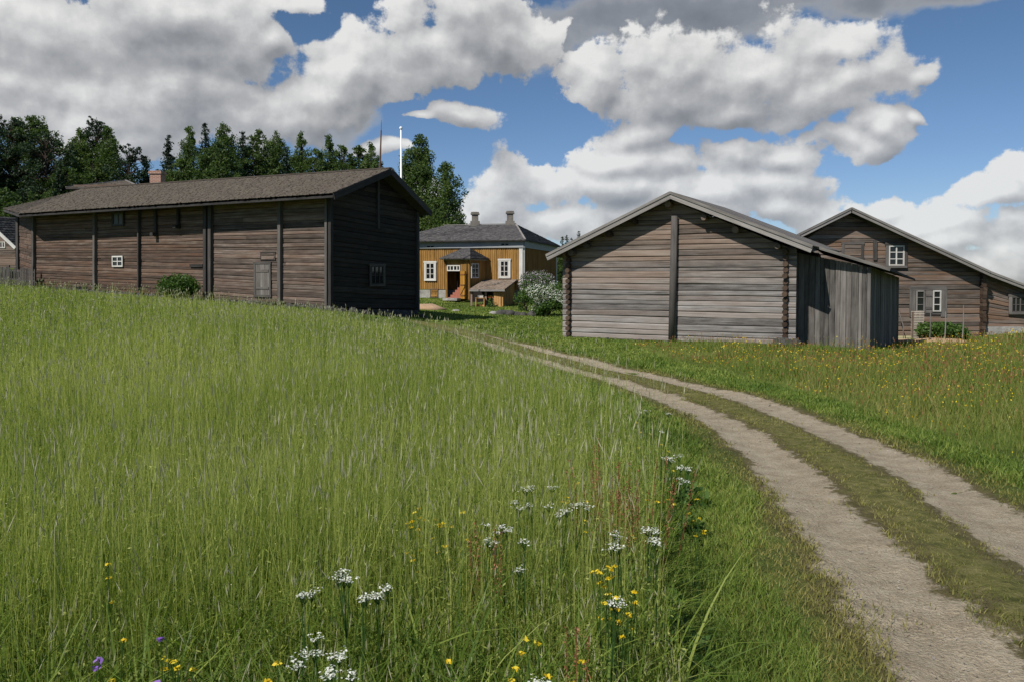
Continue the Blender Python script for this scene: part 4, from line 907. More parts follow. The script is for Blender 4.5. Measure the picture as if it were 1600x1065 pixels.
hd = spindle(tp, rng.uniform(.03, .075, n), np.maximum(.0045, r[k] * PXM * .6), rng.random(n), az_[k], Ln[k] + 2 * cu[k] + rng.normal(.1, .15, n))
P, H, az_, Ln, cu, r2 = tinfo; tp = tips(P, H, az_, Ln, cu); n = len(tp)
hd2 = spindle(tp, rng.uniform(.06, .11, n), np.maximum(.006, r2 * PXM * .8), rng.random(n), az_, Ln + 2 * cu)
grass_obj('grass_seed_heads', [hd, hd2], HEADS, 'buff and greyish seed heads above the field grass', 'grass')
x, y, r = scatter(5200, 2.6, 30, 1.6); k = inpoly(x, y, FIELDP) & free(x, y) & (wob(x, y, 1.3, 5) > -.1); x, y, r = x[k], y[k], r[k]
Pf = np.stack([x, y, zt(x, y) + rng.uniform(.45, .68, len(x)) * np.clip((r - 1.5) / 2, .5, 1)], 1); tg = quads_mesh('tiny_field_flowers', Pf, np.maximum(.006, r * PXM * .6), rng.random(len(x)), leafy('pale_floret', ramp4((.40, .42, .20), (.50, .50, .30), (.60, .60, .42), (.62, .52, .12)), .3, 1., .9), flat=.5); tag(tg, 'countless tiny pale florets speckling the tall field grass', 'flowers', kind='stuff')
# mown verge, centre strip and yard
def lawn(n, r0, r1, p, mask, hm, name=None):
    x, y, r = scatter(n, r0, r1, p); k = free(x, y); x, y, r = x[k], y[k], r[k]; u, v = tracku(x, y); k = mask(x, y, u); x, y, r, u = x[k], y[k], r[k], u[k]; n = len(x)
    P = np.stack([x, y, zt(x, y)], 1); H = rng.uniform(.5, 1.3, n) * hm * (1 + .25 * wob(x, y, 2.2)); H = np.maximum(H, np.minimum(r, 16) * PXM * 1.0 * (hm > .03))
    W_ = np.maximum(.0045, r * PXM * .9) * rng.uniform(.7, 1.3, n); tint = np.clip(rng.normal(.45, .28, n) + .22 * wob(x, y, 1.3) + .12 * wob(x, y, 5, 2), 0, 1)
    return blades(P, H, W_, rng.uniform(0, 6.28, n), rng.normal(.25, .2, n), np.abs(rng.normal(.3, .3, n)), 2, tint)
notrack = lambda x, y, u: (np.abs(u) > 1.0 + .12 * wob(x, y, 3)) & ~inpoly(x, y, MEADP)
a = lawn(560000, 2.2, 62, 1.5, lambda x, y, u: notrack(x, y, u) & ~inpoly(x + .1, y, FIELDP), .065)
a4 = lawn(300000, 5, 27, .9, lambda x, y, u: (np.abs(u) > .93 + .1 * wob(x, y, 3)) & ~inpoly(x, y, MEADP) & ~inpoly(x + .1, y, FIELDP) & (u < 8), .062)
a3 = lawn(150000, 4, 34, 1.5, lambda x, y, u: notrack(x, y, u) & ~inpoly(x + .1, y, FIELDP) & (wob(x, y, 3.1, 4) > .1), .10)
a2 = lawn(90000, 2.4, 9, 1.5, lambda x, y, u: notrack(x, y, u) & ~inpoly(x - .1, y, FIELDP), .045)
grass_obj('mown_grass', [a, a2, a3, a4], LAWN, 'short green mown grass of the verge and yard', 'grass')
def strip(x, y, u):
    au = np.abs(u); w = .06 * wob(x, y, 4) + .05 * wob(x, y, 9, 1); pr = rng.random(len(x))
    centre = (au < .18 + w + .08 * pr) & (pr > .25); edge = (au > .80 + w - .1 * pr) & (au < 1.25); stray = (pr < .04) & (wob(x, y, 5, 3) > .4) & (au < 1.2) & (y < 11)
    return (centre | edge | stray) & (y < 27)
a = lawn(420000, 2.4, 28, 1.5, strip, .032)
grass_obj('worn_track_grass', [a], DRYL, 'thin yellowish grass between and beside the wheel ruts', 'grass')
# right meadow
def meadow(n, kind):
    x, y, r = scatter(n, 4.2, 46, 1.35, R(40)); e = .3 * wob(x, y, 1.9, 1); k = inpoly(x + e, y, MEADP) & free(x, y) & (x > 0); x, y, r = x[k], y[k], r[k]; n = len(x)
    P = np.stack([x, y, zt(x, y)], 1); patch = 1 + .3 * wob(x, y, 1.2) + .15 * wob(x, y, 3, 2); edge = np.clip((x - 4.6) / 1.2, .35, 1)
    back = np.where(y > 19, .72, 1.0)
    H = (rng.uniform(.2, .5, n) if kind == 0 else rng.uniform(.1, .3, n)) * patch * edge * back
    W_ = np.maximum(.004 if kind == 0 else .007, r * PXM * (.55 if kind == 0 else .9)); tint = np.clip(rng.normal(.5, .2, n) + .2 * wob(x, y, .6), 0, 1); az_ = rng.uniform(0, 6.28, n)
    Ln = rng.normal(.08, .12, n); cu = np.abs(rng.normal(.12 if kind == 0 else .4, .15, n))
    return blades(P, H, W_, az_, Ln, cu, 3, tint), (P, H, az_, Ln, cu, r)
a, info = meadow(75000, 0); b_, _ = meadow(90000, 1)
grass_obj('meadow_grass', [a, b_], MEADOW, 'wild yellowish green meadow grass in front of the barn', 'grass')
P, H, az_, Ln, cu, r = info; w_ = wob(P[:, 0], P[:, 1], 1.1, 4)
k = rng.random(len(P)) < np.where(w_ > 0, .5, .2) * np.where(P[:, 1] > 12, 1, .35); tp = tips(P[k], H[k], az_[k], Ln[k], cu[k]); n = len(tp)
hd = spindle(tp, rng.uniform(.04, .10, n), np.maximum(.007, r[k] * PXM * .6), rng.random(n), az_[k], rng.normal(.1, .12, n)); grass_obj('sorrel_flower_spikes', [hd], SORREL, 'rusty red sorrel spikes through the right meadow', 'sorrel')
w_ = wob(P[:, 0], P[:, 1], 1.6, 2); k = rng.random(len(P)) < np.where(w_ > .1, .5, .07) * np.where((P[:, 1] > 9), 1, .3); tp = tips(P[k], H[k] * 1.05, az_[k], Ln[k], cu[k]); n = len(tp)
V = quads_mesh('meadow_buttercups', tp, np.maximum(.026, r[k] * PXM * 1.6), rng.random(n), YEL, flat=.3); tag(V, 'countless yellow buttercups dotted through the right meadow', 'flowers', kind='stuff')
# pebbles of the track
x, y, r = scatter(42000, 2.5, 16, 1.6, R(40)); u, v = tracku(x, y); k = (np.abs(np.abs(u) - .5) < .24); x, y, r = x[k], y[k], r[k]
P = np.stack([x, y, zt(x, y) - .012], 1); tg = quads_mesh('track_pebbles', P, np.maximum(.008, r * PXM * .9) * (.4 + rng.exponential(.55, len(x))), rng.random(len(x)), stone_mat('pebble', (.16, .14, .12), (.27, .24, .20), (.42, .39, .35)), flat=.4); tag(tg, 'small pale pebbles scattered in the wheel ruts', 'pebbles', kind='stuff')

# ------------------------------------------------------------------ single flowers and herbs of the field, each a plant of its own
def stem_tube(mb, pts, r): mb.tube(pts, r, 5, False)
def ground_at(px, py, h):
    """the spot on the ground whose plant of height h shows its top at this pixel"""
    lo, hi = 1.5, 60.0
    for _ in range(40):
        D = (lo + hi) / 2; p = at(px, py, D)
        if p.z - zg(p.x, p.y) > h: lo = D
        else: hi = D
    p = at(px, py, lo); return Vector((p.x, p.y, zg(p.x, p.y)))
def umbel_plant(loc, h, spread, nhead, label, group, seed):
    rr = random.Random(seed); root = empty('cow_parsley', loc, label, 'wildflower', group); st = MB(); top = Vector(loc) + Z * h * .62; heads_ = []
    st.tube([Vector(loc), top], [.004, .003], 5, False)
    for i in range(nhead):
        C = []; a = rr.uniform(0, 6.28); q_ = spread * math.sqrt((i + .3) / nhead); hp = Vector(loc) + Vector((q_ * math.cos(a), q_ * math.sin(a) * .8, h * rr.uniform(.955, 1.0))); st.tube([top, hp - Z * .03], [.0028, .0018], 4, False)
        R_ = rr.uniform(.018, .034)
        for j in range(9):
            b_ = 6.28 * j / 9 + rr.random(); s_ = R_ * rr.uniform(.1, 1); cp = hp + Vector((s_ * math.cos(b_), s_ * math.sin(b_), rr.uniform(-.004, .006))); st.tube([hp - Z * .03, cp], [.0012, .001], 3, False)
            for _ in range(4): C.append(cp + Vector((rr.gauss(0, .006), rr.gauss(0, .006), rr.gauss(0, .003))))
        C = np.array([list(c) for c in C]); quads_mesh('flower_head', C, .0092, rng.random(len(C)), WHT, root, flat=.8, off=worldloc(root))
    st.build('stem', WEED, root); return root
UMB = [(541, 893, 7, .07, 'widest flat white umbel, low in the field left of centre'), (475, 921, 4, .06, 'white umbels lower left of the widest umbel'), (592, 915, 4, .05, 'white umbels just right of the widest umbel'), (566, 929, 3, .045, 'small umbels directly below the widest umbel'), (1051, 712, 7, .12, 'tall white cow parsley at the field edge nearest the wheel rut'), (1065, 728, 5, .10, 'broad umbel group below the tall cow parsley at the field edge'), (1066, 747, 3, .06, 'lowest umbels under the group at the field edge'), (834, 757, 4, .08, 'white umbels upper left in the middle patch'), (866, 753, 2, .03, 'small umbel right of the upper umbels in the middle patch'), (820, 783, 3, .07, 'leftmost umbels of the middle patch'), (863, 783, 2, .04, None), (898, 786, 5, .1, 'widest umbels of the middle patch, at its right'), (880, 789, 3, .05, None), (876, 802, 1, .02, None), (772, 820, 4, .07, 'white umbels right below the twin red sorrel stems'), (757, 843, 3, .05, 'compact umbel below the umbels by the twin sorrel stems'), (788, 824, 1, .03, None), (804, 885, 2, .04, 'lone small umbel between the middle patch and the bottom edge'), (972, 830, 3, .05, 'left umbel of the pair above the yellow flower clump'), (1012, 826, 4, .06, 'right umbel of the pair above the yellow flower clump'), (1026, 838, 3, .05, None), (962, 851, 3, .06, 'umbels straight above the yellow flower clump'), (965, 845, 1, .02, None), (480, 1016, 4, .07, 'largest umbel group at the bottom left of centre'), (522, 1050, 4, .07, 'umbels at the very bottom edge, left of centre'), (528, 1016, 3, .05, None), (835, 1058, 4, .07, 'white umbel touching the bottom edge of the photo, right of centre'), (955, 937, 3, .04, 'umbel just below the yellow flower clump'), (1010, 640, 3, .1, 'farthest umbels along the field edge beside the rut'), (1034, 668, 2, .06, None), (1040, 642, 2, .06, None), (497, 994, 2, .05, None), (806, 789, 2, .05, None), (820, 842, 2, .04, None)]
for i, (px, py, nh, sp, lb) in enumerate(UMB):
    loc = ground_at(px, py, .6); umbel_plant(loc, .6, sp * .7, max(1, int(nh * .8)), lb or 'small white umbel flower standing in the tall field grass', None if lb else 'small white umbels in the field', 40 + i)
def buttercup(loc, h, k, label, group, seed, sp=.05, mat=None, name='buttercup', fs=.0105):
    rr = random.Random(seed); root = empty(name, loc, label, 'wildflower', group); st = MB(); C = []
    for i in range(k):
        C = []; a = rr.uniform(0, 6.28); q_ = sp * math.sqrt(rr.random()) if k > 1 else 0; hp = Vector(loc) + Vector((q_ * math.cos(a), q_ * math.sin(a), h * (1 - .35 * rr.random() * (k > 1)))); st.tube([Vector(loc), (Vector(loc) + hp) / 2 + Vector((rr.uniform(-.02, .02), 0, 0)), hp], [.0022, .002, .0016], 4, False)
        for j in range(5): b_ = 6.28 * j / 5; C.append(hp + Vector((.008 * math.cos(b_), .008 * math.sin(b_), .003)))
        C.append(hp + Vector((0, 0, .006))); quads_mesh('flower', np.array([list(c) for c in C]), fs * 1.3, rng.random(len(C)), mat or YEL, root, flat=.5, off=worldloc(root))
    st.build('stem', WEED, root); return root
YB_ = [(168, 879), (181, 1003), (211, 1029), (262, 984), (265, 972), (262, 1015), (292, 1020), (258, 1001), (432, 1038), (410, 1039), (416, 1050), (835, 994), (846, 1000), (808, 1022), (814, 1042), (891, 1025), (711, 1009), (639, 796), (644, 801), (658, 790), (681, 793), (686, 800), (693, 794), (708, 797), (718, 796), (733, 791), (645, 822), (653, 825), (897, 741), (1049, 748), (1084, 754), (1092, 772), (1090, 776), (919, 776), (995, 780), (1017, 781), (660, 785), (735, 690), (745, 705), (880, 777), (700, 805), (862, 1010), (1000, 660), (1035, 695), (1045, 700)]
for i, (px, py) in enumerate(YB_): buttercup(ground_at(px, py, .58), .58, 2 if i % 3 else 3, 'small bright yellow buttercup in the tall field grass', 'buttercups in the left field', 200 + i, .03)
buttercup(ground_at(962, 886, .6), .6, 26, 'dense clump of bright yellow flowers at the lower right of the tall field', None, 500, .105, name='yellow_loosestrife')
for i, (px, py, lb) in enumerate(((148, 951, 'violet bellflower nearest the left edge'), (245, 973, 'violet bellflower beside small yellow buttercups'))): buttercup(ground_at(px, py, .6), .6, 2, lb, None, 520 + i, .012, PUR, 'bellflower', .017)
def sorrel(loc, h, k, sp, label, seed):
    rr = random.Random(seed); root = empty('sorrel', loc, label, 'wildflower'); st = MB(); C = []
    for i in range(k):
        C = []; a = rr.uniform(0, 6.28); q_ = sp * math.sqrt(rr.random()); b0 = Vector(loc) + Vector((q_ * .6 * math.cos(a), q_ * .6 * math.sin(a), 0)); hp = Vector(loc) + Vector((q_ * math.cos(a), q_ * math.sin(a), h * rr.uniform(.75, 1.0))); st.tube([b0, hp], [.003, .0015], 4, False)
        for j in range(55): t = rr.uniform(.55, 1); C.append(b0.lerp(hp, t) + Vector((rr.gauss(0, .014 * (1.25 - t)), rr.gauss(0, .014 * (1.25 - t)), rr.gauss(0, .006))))
        quads_mesh('seed_spike', np.array([list(c) for c in C]), .011, rng.random(len(C)), SORREL, root, off=worldloc(root))
    st.build('stem', SORREL, root)
for i, (px, py, k, sp, lb) in enumerate(((985, 700, 26, .36, 'large rusty red sorrel clump by the right edge of the tall field'), (962, 708, 4, .08, 'few red sorrel stems just left of the large clump'), (750, 792, 3, .04, 'red sorrel stems left above the white umbels mid-field'), (777, 796, 3, .04, 'red sorrel stems right above the white umbels mid-field'), (268, 1040, 4, .04, 'dark red sorrel at the bottom edge on the left'), (893, 935, 3, .05, 'reddish sorrel left of the yellow flower clump'))): sorrel(ground_at(px, py, .78 if i < 2 else .68), .78 if i < 2 else .68, k, sp, lb, 600 + i)
# broad weeds at the field edge
def herb(loc, rad, h, n, mat, label, cat, name, seed, size=.05, group=None, parts_=True):
    root = empty(name, loc, label, cat, group); L = np.array(loc)[None]; d = rng.normal(size=(n, 3)); d /= np.linalg.norm(d, axis=1)[:, None]; d[:, 2] = np.abs(d[:, 2]); q_ = rng.random((n, 1)) ** .4
    lob = 1 + .25 * np.sin(3 * np.arctan2(d[:, 1:2], d[:, 0:1]) + seed) + .15 * np.sin(7 * d[:, 2:3] + seed)
    C = L + d * q_ * lob * np.array([[rad, rad, h]]); quads_mesh('foliage', C, size, np.clip(rng.normal(.5, .22, n), 0, 1), mat, root, asp=1.5, off=worldloc(root))
    st = MB(); rr = random.Random(seed)
    for i in range(7): a = rr.uniform(0, 6.28); st.tube([Vector(loc), Vector(loc) + Vector((rad * .5 * math.cos(a), rad * .5 * math.sin(a), h * .75))], [.012 * h + .002, .004], 5, False)
    st.build('stem', WEED if h < .5 else BARK, root); return root
for i, (px, py, r_, h_) in enumerate(((1062, 800, .16, .2), (1040, 985, .2, .22), (1010, 905, .16, .2), (985, 1000, .2, .25), (1020, 930, .14, .2), (1075, 760, .16, .2))):
    herb(ground_at(px, py, .15), r_, h_, 160, WEED, 'leafy weed clump at the verge edge, ' + ('beside the tall grass, midway', 'lowest and nearest the viewer', 'right of the yellow flower clump', 'deep in the bottom grass corner', 'just below the yellow flower clump', 'farthest, under the white umbels')[i], 'weed', 'weed_clump', 30 + i, .05, 'leafy weeds at the field edge')

# ------------------------------------------------------------------ shrubs
def shrub(name, px, py_top, py_bot, D, rx, label, mats, n, size, seed, lobes=9, zb=None):
    c = at(px, py_bot, D); gz = zg(c.x, c.y) if zb is None else zb; tz = at(px, py_top, D).z; h = tz - gz; root = empty(name, (c.x, c.y, gz), label, 'shrub'); rr = random.Random(seed); C = []; F_ = []
    for i in range(lobes):
        a = rr.uniform(0, 6.28); q_ = rx * .62 * math.sqrt(rr.random()); lh = h * rr.uniform(.35, .72); lr = min(rx * .55, h * .45) * rr.uniform(.7, 1.1); m_ = n // lobes
        d = rng.normal(size=(m_, 3)); d /= np.linalg.norm(d, axis=1)[:, None]; q2 = rng.random((m_, 1)) ** .35
        C.append(np.array([[c.x + q_ * math.cos(a), c.y + q_ * math.sin(a), gz + min(lh, h - lr * .8)]]) + d * q2 * lr * np.array([[1, 1, .85]]) + rng.normal(0, .05, (m_, 3)))
    C = np.concatenate(C); C = C[C[:, 2] > gz - .05]; f = rng.random(len(C)); nz = wob(C[:, 0] * 3, C[:, 2] * 4, 1, seed)
    quads_mesh('foliage', C, size, np.clip(rng.normal(.5, .22, len(C)), 0, 1), mats[0], root, off=worldloc(root), asp=1.3)
    for m_, frac, low, nm in mats[1:]:
        k = (f < frac) & (nz > -.45) & (C[:, 2] > gz + h * low); D_ = C[k] + (C[k] - np.array([[c.x, c.y, gz + h * .4]])) * .07; quads_mesh(nm, D_, size * .8, rng.random(len(D_)), m_, root, off=worldloc(root))
    st = MB()
    for i in range(9): a = rr.uniform(0, 6.28); st.tube([Vector((c.x, c.y, gz)), Vector((c.x + rx * .4 * math.cos(a), c.y + rx * .4 * math.sin(a), gz + h * .65))], [.03, .012], 5, False)
    st.build('stem', BARK, root); return root
shrub('dark_shrub', 284, 430, 474, 34.2, 1.05, 'dense dark green bush in front of the long log storehouse', [BUSHG], 6500, .10, 3, 12)
shrub('lilac_bush', 838, 418, 484, 51.5, 1.25, 'lilac bush with pale mauve flowers at the corner of the ochre house', [BUSHG, (LIL, .85, .40, 'blossom')], 5200, .12, 5, 10)
shrub('green_bush', 822, 441, 484, 49, .85, 'green bush below the lilac, beside the cellar shed', [BUSHG, (WHT, .04, .5, 'blossom')], 3000, .11, 6)
shrub('white_flowering_shrub', 858, 440, 500, 45.5, 1.35, 'shrub covered in white blossom against the left corner of the grey barn', [BUSHG, (WHT, 1.1, .15, 'blossom')], 8500, .10, 8, 14)
shrub('low_green_shrub', 849, 472, 500, 44, .55, 'low bright green shrub below the white blossom', [BUSHG], 1500, .1, 9)
shrub('currant_bush', 1478, 503, 546, 34.2, 1.05, 'dark green bush among stakes in front of the big grey log house', [WEED], 4200, .13, 12, 10)
shrub('currant_bush', 1452, 505, 546, 34.4, .55, 'smaller green bush right of the slatted white stand', [WEED], 1700, .13, 13)
shrub('garden_bush', 6, 424, 446, 46, 1.0, 'light green bush behind the old fence at the left edge', [BUSHG], 1800, .14, 14)
for i, (px, py, lb) in enumerate(((815, 474, 'orange red poppies beside the lilac bush'), (766, 466, 'orange red flowers in the shed opening'))):
    c = at(px, py, 49.5 if i == 0 else 52.6); gz = zg(c.x, c.y); rt_ = herb((c.x, c.y, gz), .28, max(.3, c.z - gz), 260, WEED, lb, 'flowers', 'poppy_clump', 70 + i, .09); C = np.array([[c.x, c.y, c.z + .03]]) + rng.normal(0, 1, (26, 3)) * np.array([[.17, .1, .05]]); quads_mesh('flower', C, .085, rng.random(26), REDP, rt_, off=worldloc(rt_), flat=.3)

# ------------------------------------------------------------------ small things in the yard
def stone_thing(px, py, D, r_, label, seed, flat=.6, mat=None, name='stone'):
    p = at(px, py, D); gz = zg(p.x, p.y); m = MB(); r_ *= .82; rock(m, (p.x, p.y, gz + r_ * flat * .3), r_, seed, flat); o = m.build(name, mat or STONE, smooth=True); tag(o, label, 'stone'); return o
stone_thing(712, 491, 44.5, .38, 'pale flat stone alone on the lawn below the porch', 801, .3, STONEL)
for i, (px, r_, lb) in enumerate(((771, .28, 'pale topped stone, leftmost of the row on the lawn'), (783, .42, 'dark stone, second from the left of the row'), (795, .45, 'largest dark stone in the row below the shed'), (808, .36, 'dark stone, fourth from the left of the row'), (818, .34, 'brownish stone near the right end of the row'), (832, .42, 'rightmost low stone of the row, by the shrubs'))):
    stone_thing(px, 492, 44.2, r_, lb, 810 + i, .62, STONEL if i == 0 else STONE)
mnd = MB(); p = at(661, 489, 46); rock(mnd, (p.x, p.y, zg(p.x, p.y) - .08), 1.1, 830, .35); o = mnd.build('sand_heap', SAND, smooth=True); tag(o, 'heap of orange sand at the right corner of the log storehouse', 'sand heap')
mnd = MB(); p = at(1470, 545, 33.6); rock(mnd, (p.x, p.y, zg(p.x, p.y) + .02), 1.0, 831, .14); rock(mnd, (p.x - 1.3, p.y, zg(p.x, p.y) + .0), .8, 832, .14); o = mnd.build('sand_bed', SAND, smooth=True); tag(o, 'low bed of orange sand in front of the big grey log house', 'sand heap')
# flagpole and mast
p = at(626.4, 203, 50); gz = zg(p.x, p.y); fp = empty('flagpole', (p.x, p.y, gz), 'tall white flagpole behind the log storehouse', 'flagpole'); m = MB(); m.tube([(p.x, p.y, gz), (p.x, p.y, gz + 5), (p.x, p.y, p.z)], [.085, .075, .045], 12); m.build('pole', WHITEMET, fp, smooth=True)
m = MB(); m.tube([(p.x, p.y, p.z), (p.x, p.y, p.z + .05), (p.x, p.y, p.z + .14), (p.x, p.y, p.z + .2)], [.05, .1, .1, .03], 10); m.build('finial', WHITEMET, fp, smooth=True)
b0 = at(593.5, 270, 46); b1 = at(595.6, 204, 46); gz = zg(b0.x, b0.y); ms = empty('mast', (b0.x, b0.y, gz), 'thin rusty brown mast left of the white flagpole', 'mast'); m = MB(); m.tube([(b0.x - .1, b0.y, gz), b0, b1], [.08, .06, .035], 8); m.build('pole', RUST, ms); m = MB(); m.tube([b1, at(596.3, 188, 46)], [.018, .008], 5); m.build('rod', RUST, ms)
# far left: fence, small grey house
fA = at(-70, 448, 43.5); fB = at(54, 449, 41.2); fn = empty('picket_fence', (fB.x, fB.y, zg(fB.x, fB.y)), 'old grey picket fence at the left edge beside the storehouse', 'fence'); m = MB(); n = 52
for i in range(n):
    q_ = fA.lerp(fB, i / (n - 1)); gz = zg(q_.x, q_.y); m.bar((q_.x, q_.y, gz), (q_.x + random.uniform(-.03, .03), q_.y, gz + random.uniform(.85, .98)), .05, .02, up=(0, 1, 0))
m.build('pickets', POSTW, fn); m = MB()
for h_ in (.3, .75): m.bar((fA.x, fA.y + .03, zg(fA.x, fA.y) + h_), (fB.x, fB.y + .03, zg(fB.x, fB.y) + h_), .04, .07)
m.build('rail', POSTW, fn)
for t in (0, .34, .68, .97): q_ = fA.lerp(fB, t); m = MB(); m.bar((q_.x, q_.y + .06, zg(q_.x, q_.y) - .1), (q_.x, q_.y + .06, zg(q_.x, q_.y) + 1.05), .1, .1, up=(0, 1, 0)); m.build('post', POSTW, fn)
D0 = 58.0; gx0 = at(-68, 420, D0); gx1 = at(25, 420, D0); gz = zg(gx0.x, gx0.y) - .3; sh = empty('grey_cottage', (gx1.x, D0, gz), 'small grey log cottage with a white bargeboard at the left edge', 'cottage')
ez = at(25, 384, D0).z; az_p = at(-21.5, 338, D0).z; rd = Vector((.55, .83, 0)) * 7
for q_ in (gx0, gx1): q_.z = 0
m = MB(); log_wall(m, gx0, gx1, (gz, gz), (ez, ez), 15, nW, apex=(.5, az_p - .15), grows=9, jo=.3); log_wall(m, gx1, gx1 + rd, (gz, gz), (ez, ez), 15, Vector((.83, -.55, 0))); log_wall(m, gx0, gx0 + rd, (gz, gz), (ez, ez), 15, Vector((-.83, .55, 0))); log_wall(m, gx0 + rd, gx1 + rd, (gz, gz), (ez, ez), 15, -nW, apex=(.5, az_p - .15), grows=9); m.build('wall', GREY, sh)
tpk = Vector(((gx0.x + gx1.x) / 2, D0 - .4, az_p)); el_ = Vector((gx0.x - .3, D0 - .4, ez - .1)); er_ = Vector((gx1.x + .25, D0 - .4, ez - .15)); m = MB(); slab(m, [el_, tpk, tpk + rd, el_ + rd], .1); slab(m, [tpk, er_, er_ + rd, tpk + rd], .1); m.build('roof_deck', DARKTRIM, sh)
shingles('roof', [(er_, er_ + rd, tpk + rd, tpk, pnorm(er_, er_ + rd, tpk)), (el_, el_ + rd, tpk + rd, tpk, pnorm(el_, el_ + rd, tpk))], ROOFG, sh, .25, .25, .03)
for e in (el_, er_): m = MB(); m.bar(e + nW * .04 - Z * .05, tpk + nW * .04 - Z * .05, .05, .22); m.build('bargeboard', WHITE, sh)
window(sh, gx0, nW, 0, 378, 9, 388, 2, 1, .06, .04, WHITE, None, off=.07)
# building hidden behind the storehouse: only its hip roof and chimney rise above the ridge
ap = at(189.5, 282, 56); hb = empty('hip_roofed_house', (ap.x, ap.y, 1.6), 'building behind the storehouse ridge, only its shingled hip roof and orange chimney showing', 'house')
ez = ap.z - .78; cs = [Vector((ap.x + sx_ * 2.5, ap.y + sy_ * 2.5, ez)) for sx_, sy_ in ((-1, -1), (1, -1), (1, 1), (-1, 1))]; ap2 = ap + Vector((.15, .3, 0)); m = MB()
for i in range(4): slab(m, [cs[i], cs[(i + 1) % 4], ap2], .1)
m.build('roof_deck', DARKTRIM, hb); shingles('roof', [(cs[i], cs[(i + 1) % 4], ap2, ap2, pnorm(cs[i], cs[(i + 1) % 4], ap2)) for i in range(4)], ROOFSH, hb, .2, .2, .03)
m = MB()
for i in range(4):
    a = cs[i].lerp(ap2, .12); b_ = cs[(i + 1) % 4].lerp(ap2, .12); a.z = b_.z = 0; n_ = ((a + b_) / 2 - Vector((ap2.x, ap2.y, 0))).normalized(); log_wall(m, a, b_, (1.4, 1.4), (ez + .15, ez + .15), 18, n_)
m.build('wall', BROWN, hb)
for i in (0, 1): m = MB(); m.bar(cs[i] + Z * .05, ap2 + Z * .05, .12, .05); m.build('hip_board', TRIM, hb)
c = at(246.5, 290, 50); tp_ = at(246.5, 268, 50); m = MB()
def brickbox(c_, sx_, sz_):
    h = sx_ / 2; pts = [(-h, -h), (h, -h), (h, h), (-h, h)]
    for i in range(4): 
        a = pts[i]; b_ = pts[(i + 1) % 4]; m.add([(c_[0] + a[0], c_[1] + a[1], c_[2] - sz_ / 2), (c_[0] + b_[0], c_[1] + b_[1], c_[2] - sz_ / 2), (c_[0] + b_[0], c_[1] + b_[1], c_[2] + sz_ / 2), (c_[0] + a[0], c_[1] + a[1], c_[2] + sz_ / 2)], [(0, 1, 2, 3)], [(0, 0), (sx_, 0), (sx_, sz_), (0, sz_)])
    m.add([(c_[0] + a[0], c_[1] + a[1], c_[2] + sz_ / 2) for a in pts], [(0, 1, 2, 3)], [(0, 0), (sx_, 0), (sx_, sx_), (0, sx_)])
brickbox((c.x, c.y, (2.0 + tp_.z) / 2), .68, tp_.z - 2.0); brickbox((c.x, c.y, tp_.z - .12), .80, .14); m.build('chimney', BRICK, hb)

# slatted white stand, pale panel and stakes by the big log house
p = at(1433, 544, 35.3); q_ = at(1433, 487.5, 35.3); gz = zg(p.x, p.y); sl_ = empty('pallet_stack', (p.x, p.y, gz), 'tall narrow stand of pale slats leaning on the big log house below its window', 'pallet'); m = MB(); k = 17
for i in range(k):
    z = lerp(gz + .05, q_.z, i / (k - 1)); 
    for yy in (-.12, .12): m.box((p.x, p.y + yy, z), (.44, .05, .045), uW, nW, Z)
m.build('slats', wood('pale_slat', (.30, .24, .19), (.46, .40, .33), (.58, .52, .45)), sl_); m = MB()
for sx_ in (-.19, 0, .19): m.box((p.x + sx_, p.y, (gz + q_.z) / 2), (.05, .2, q_.z - gz), uW, nW, Z)
m.build('upright', GREYTOP, sl_)
p = at(1412.5, 534, 35.6); m = MB(); m.box((p.x, 35.6, p.z - .1), (.62, .04, .72), uW, nW, Z); m.box((p.x, 35.57, p.z + .24), (.66, .03, .05), uW, nW, Z); o = m.build('pale_panel', PALE); tag(o, 'pale yellow panel leaning on the log wall left of the slatted stand', 'panel')
m = MB(); a = at(1404, 486, 35.5); b_ = at(1411, 508, 35.2); m.tube([a, b_, at(1412, 540, 35.0)], .02, 6); o = m.build('leaning_stick', TRIM); tag(o, 'pale stick leaning on the log wall beside the lean-to', 'stick')
for i, (px, yt, lb) in enumerate(((1454, 486, 'thin stake, leftmost of three before the green bush'), (1477.5, 487, 'thin stake, middle of three before the green bush'), (1505.5, 477, 'thin stake, rightmost and tallest of three before the green bush'))):
    a = at(px, yt, 33.4); gz = zg(a.x, a.y); m = MB(); m.tube([(a.x - .03, a.y, gz - .05), (a.x + .01, a.y, (gz + a.z) / 2), tuple(a)], [.026, .024, .018], 6); o = m.build('garden_stake', TRIM); tag(o, lb, 'stake')

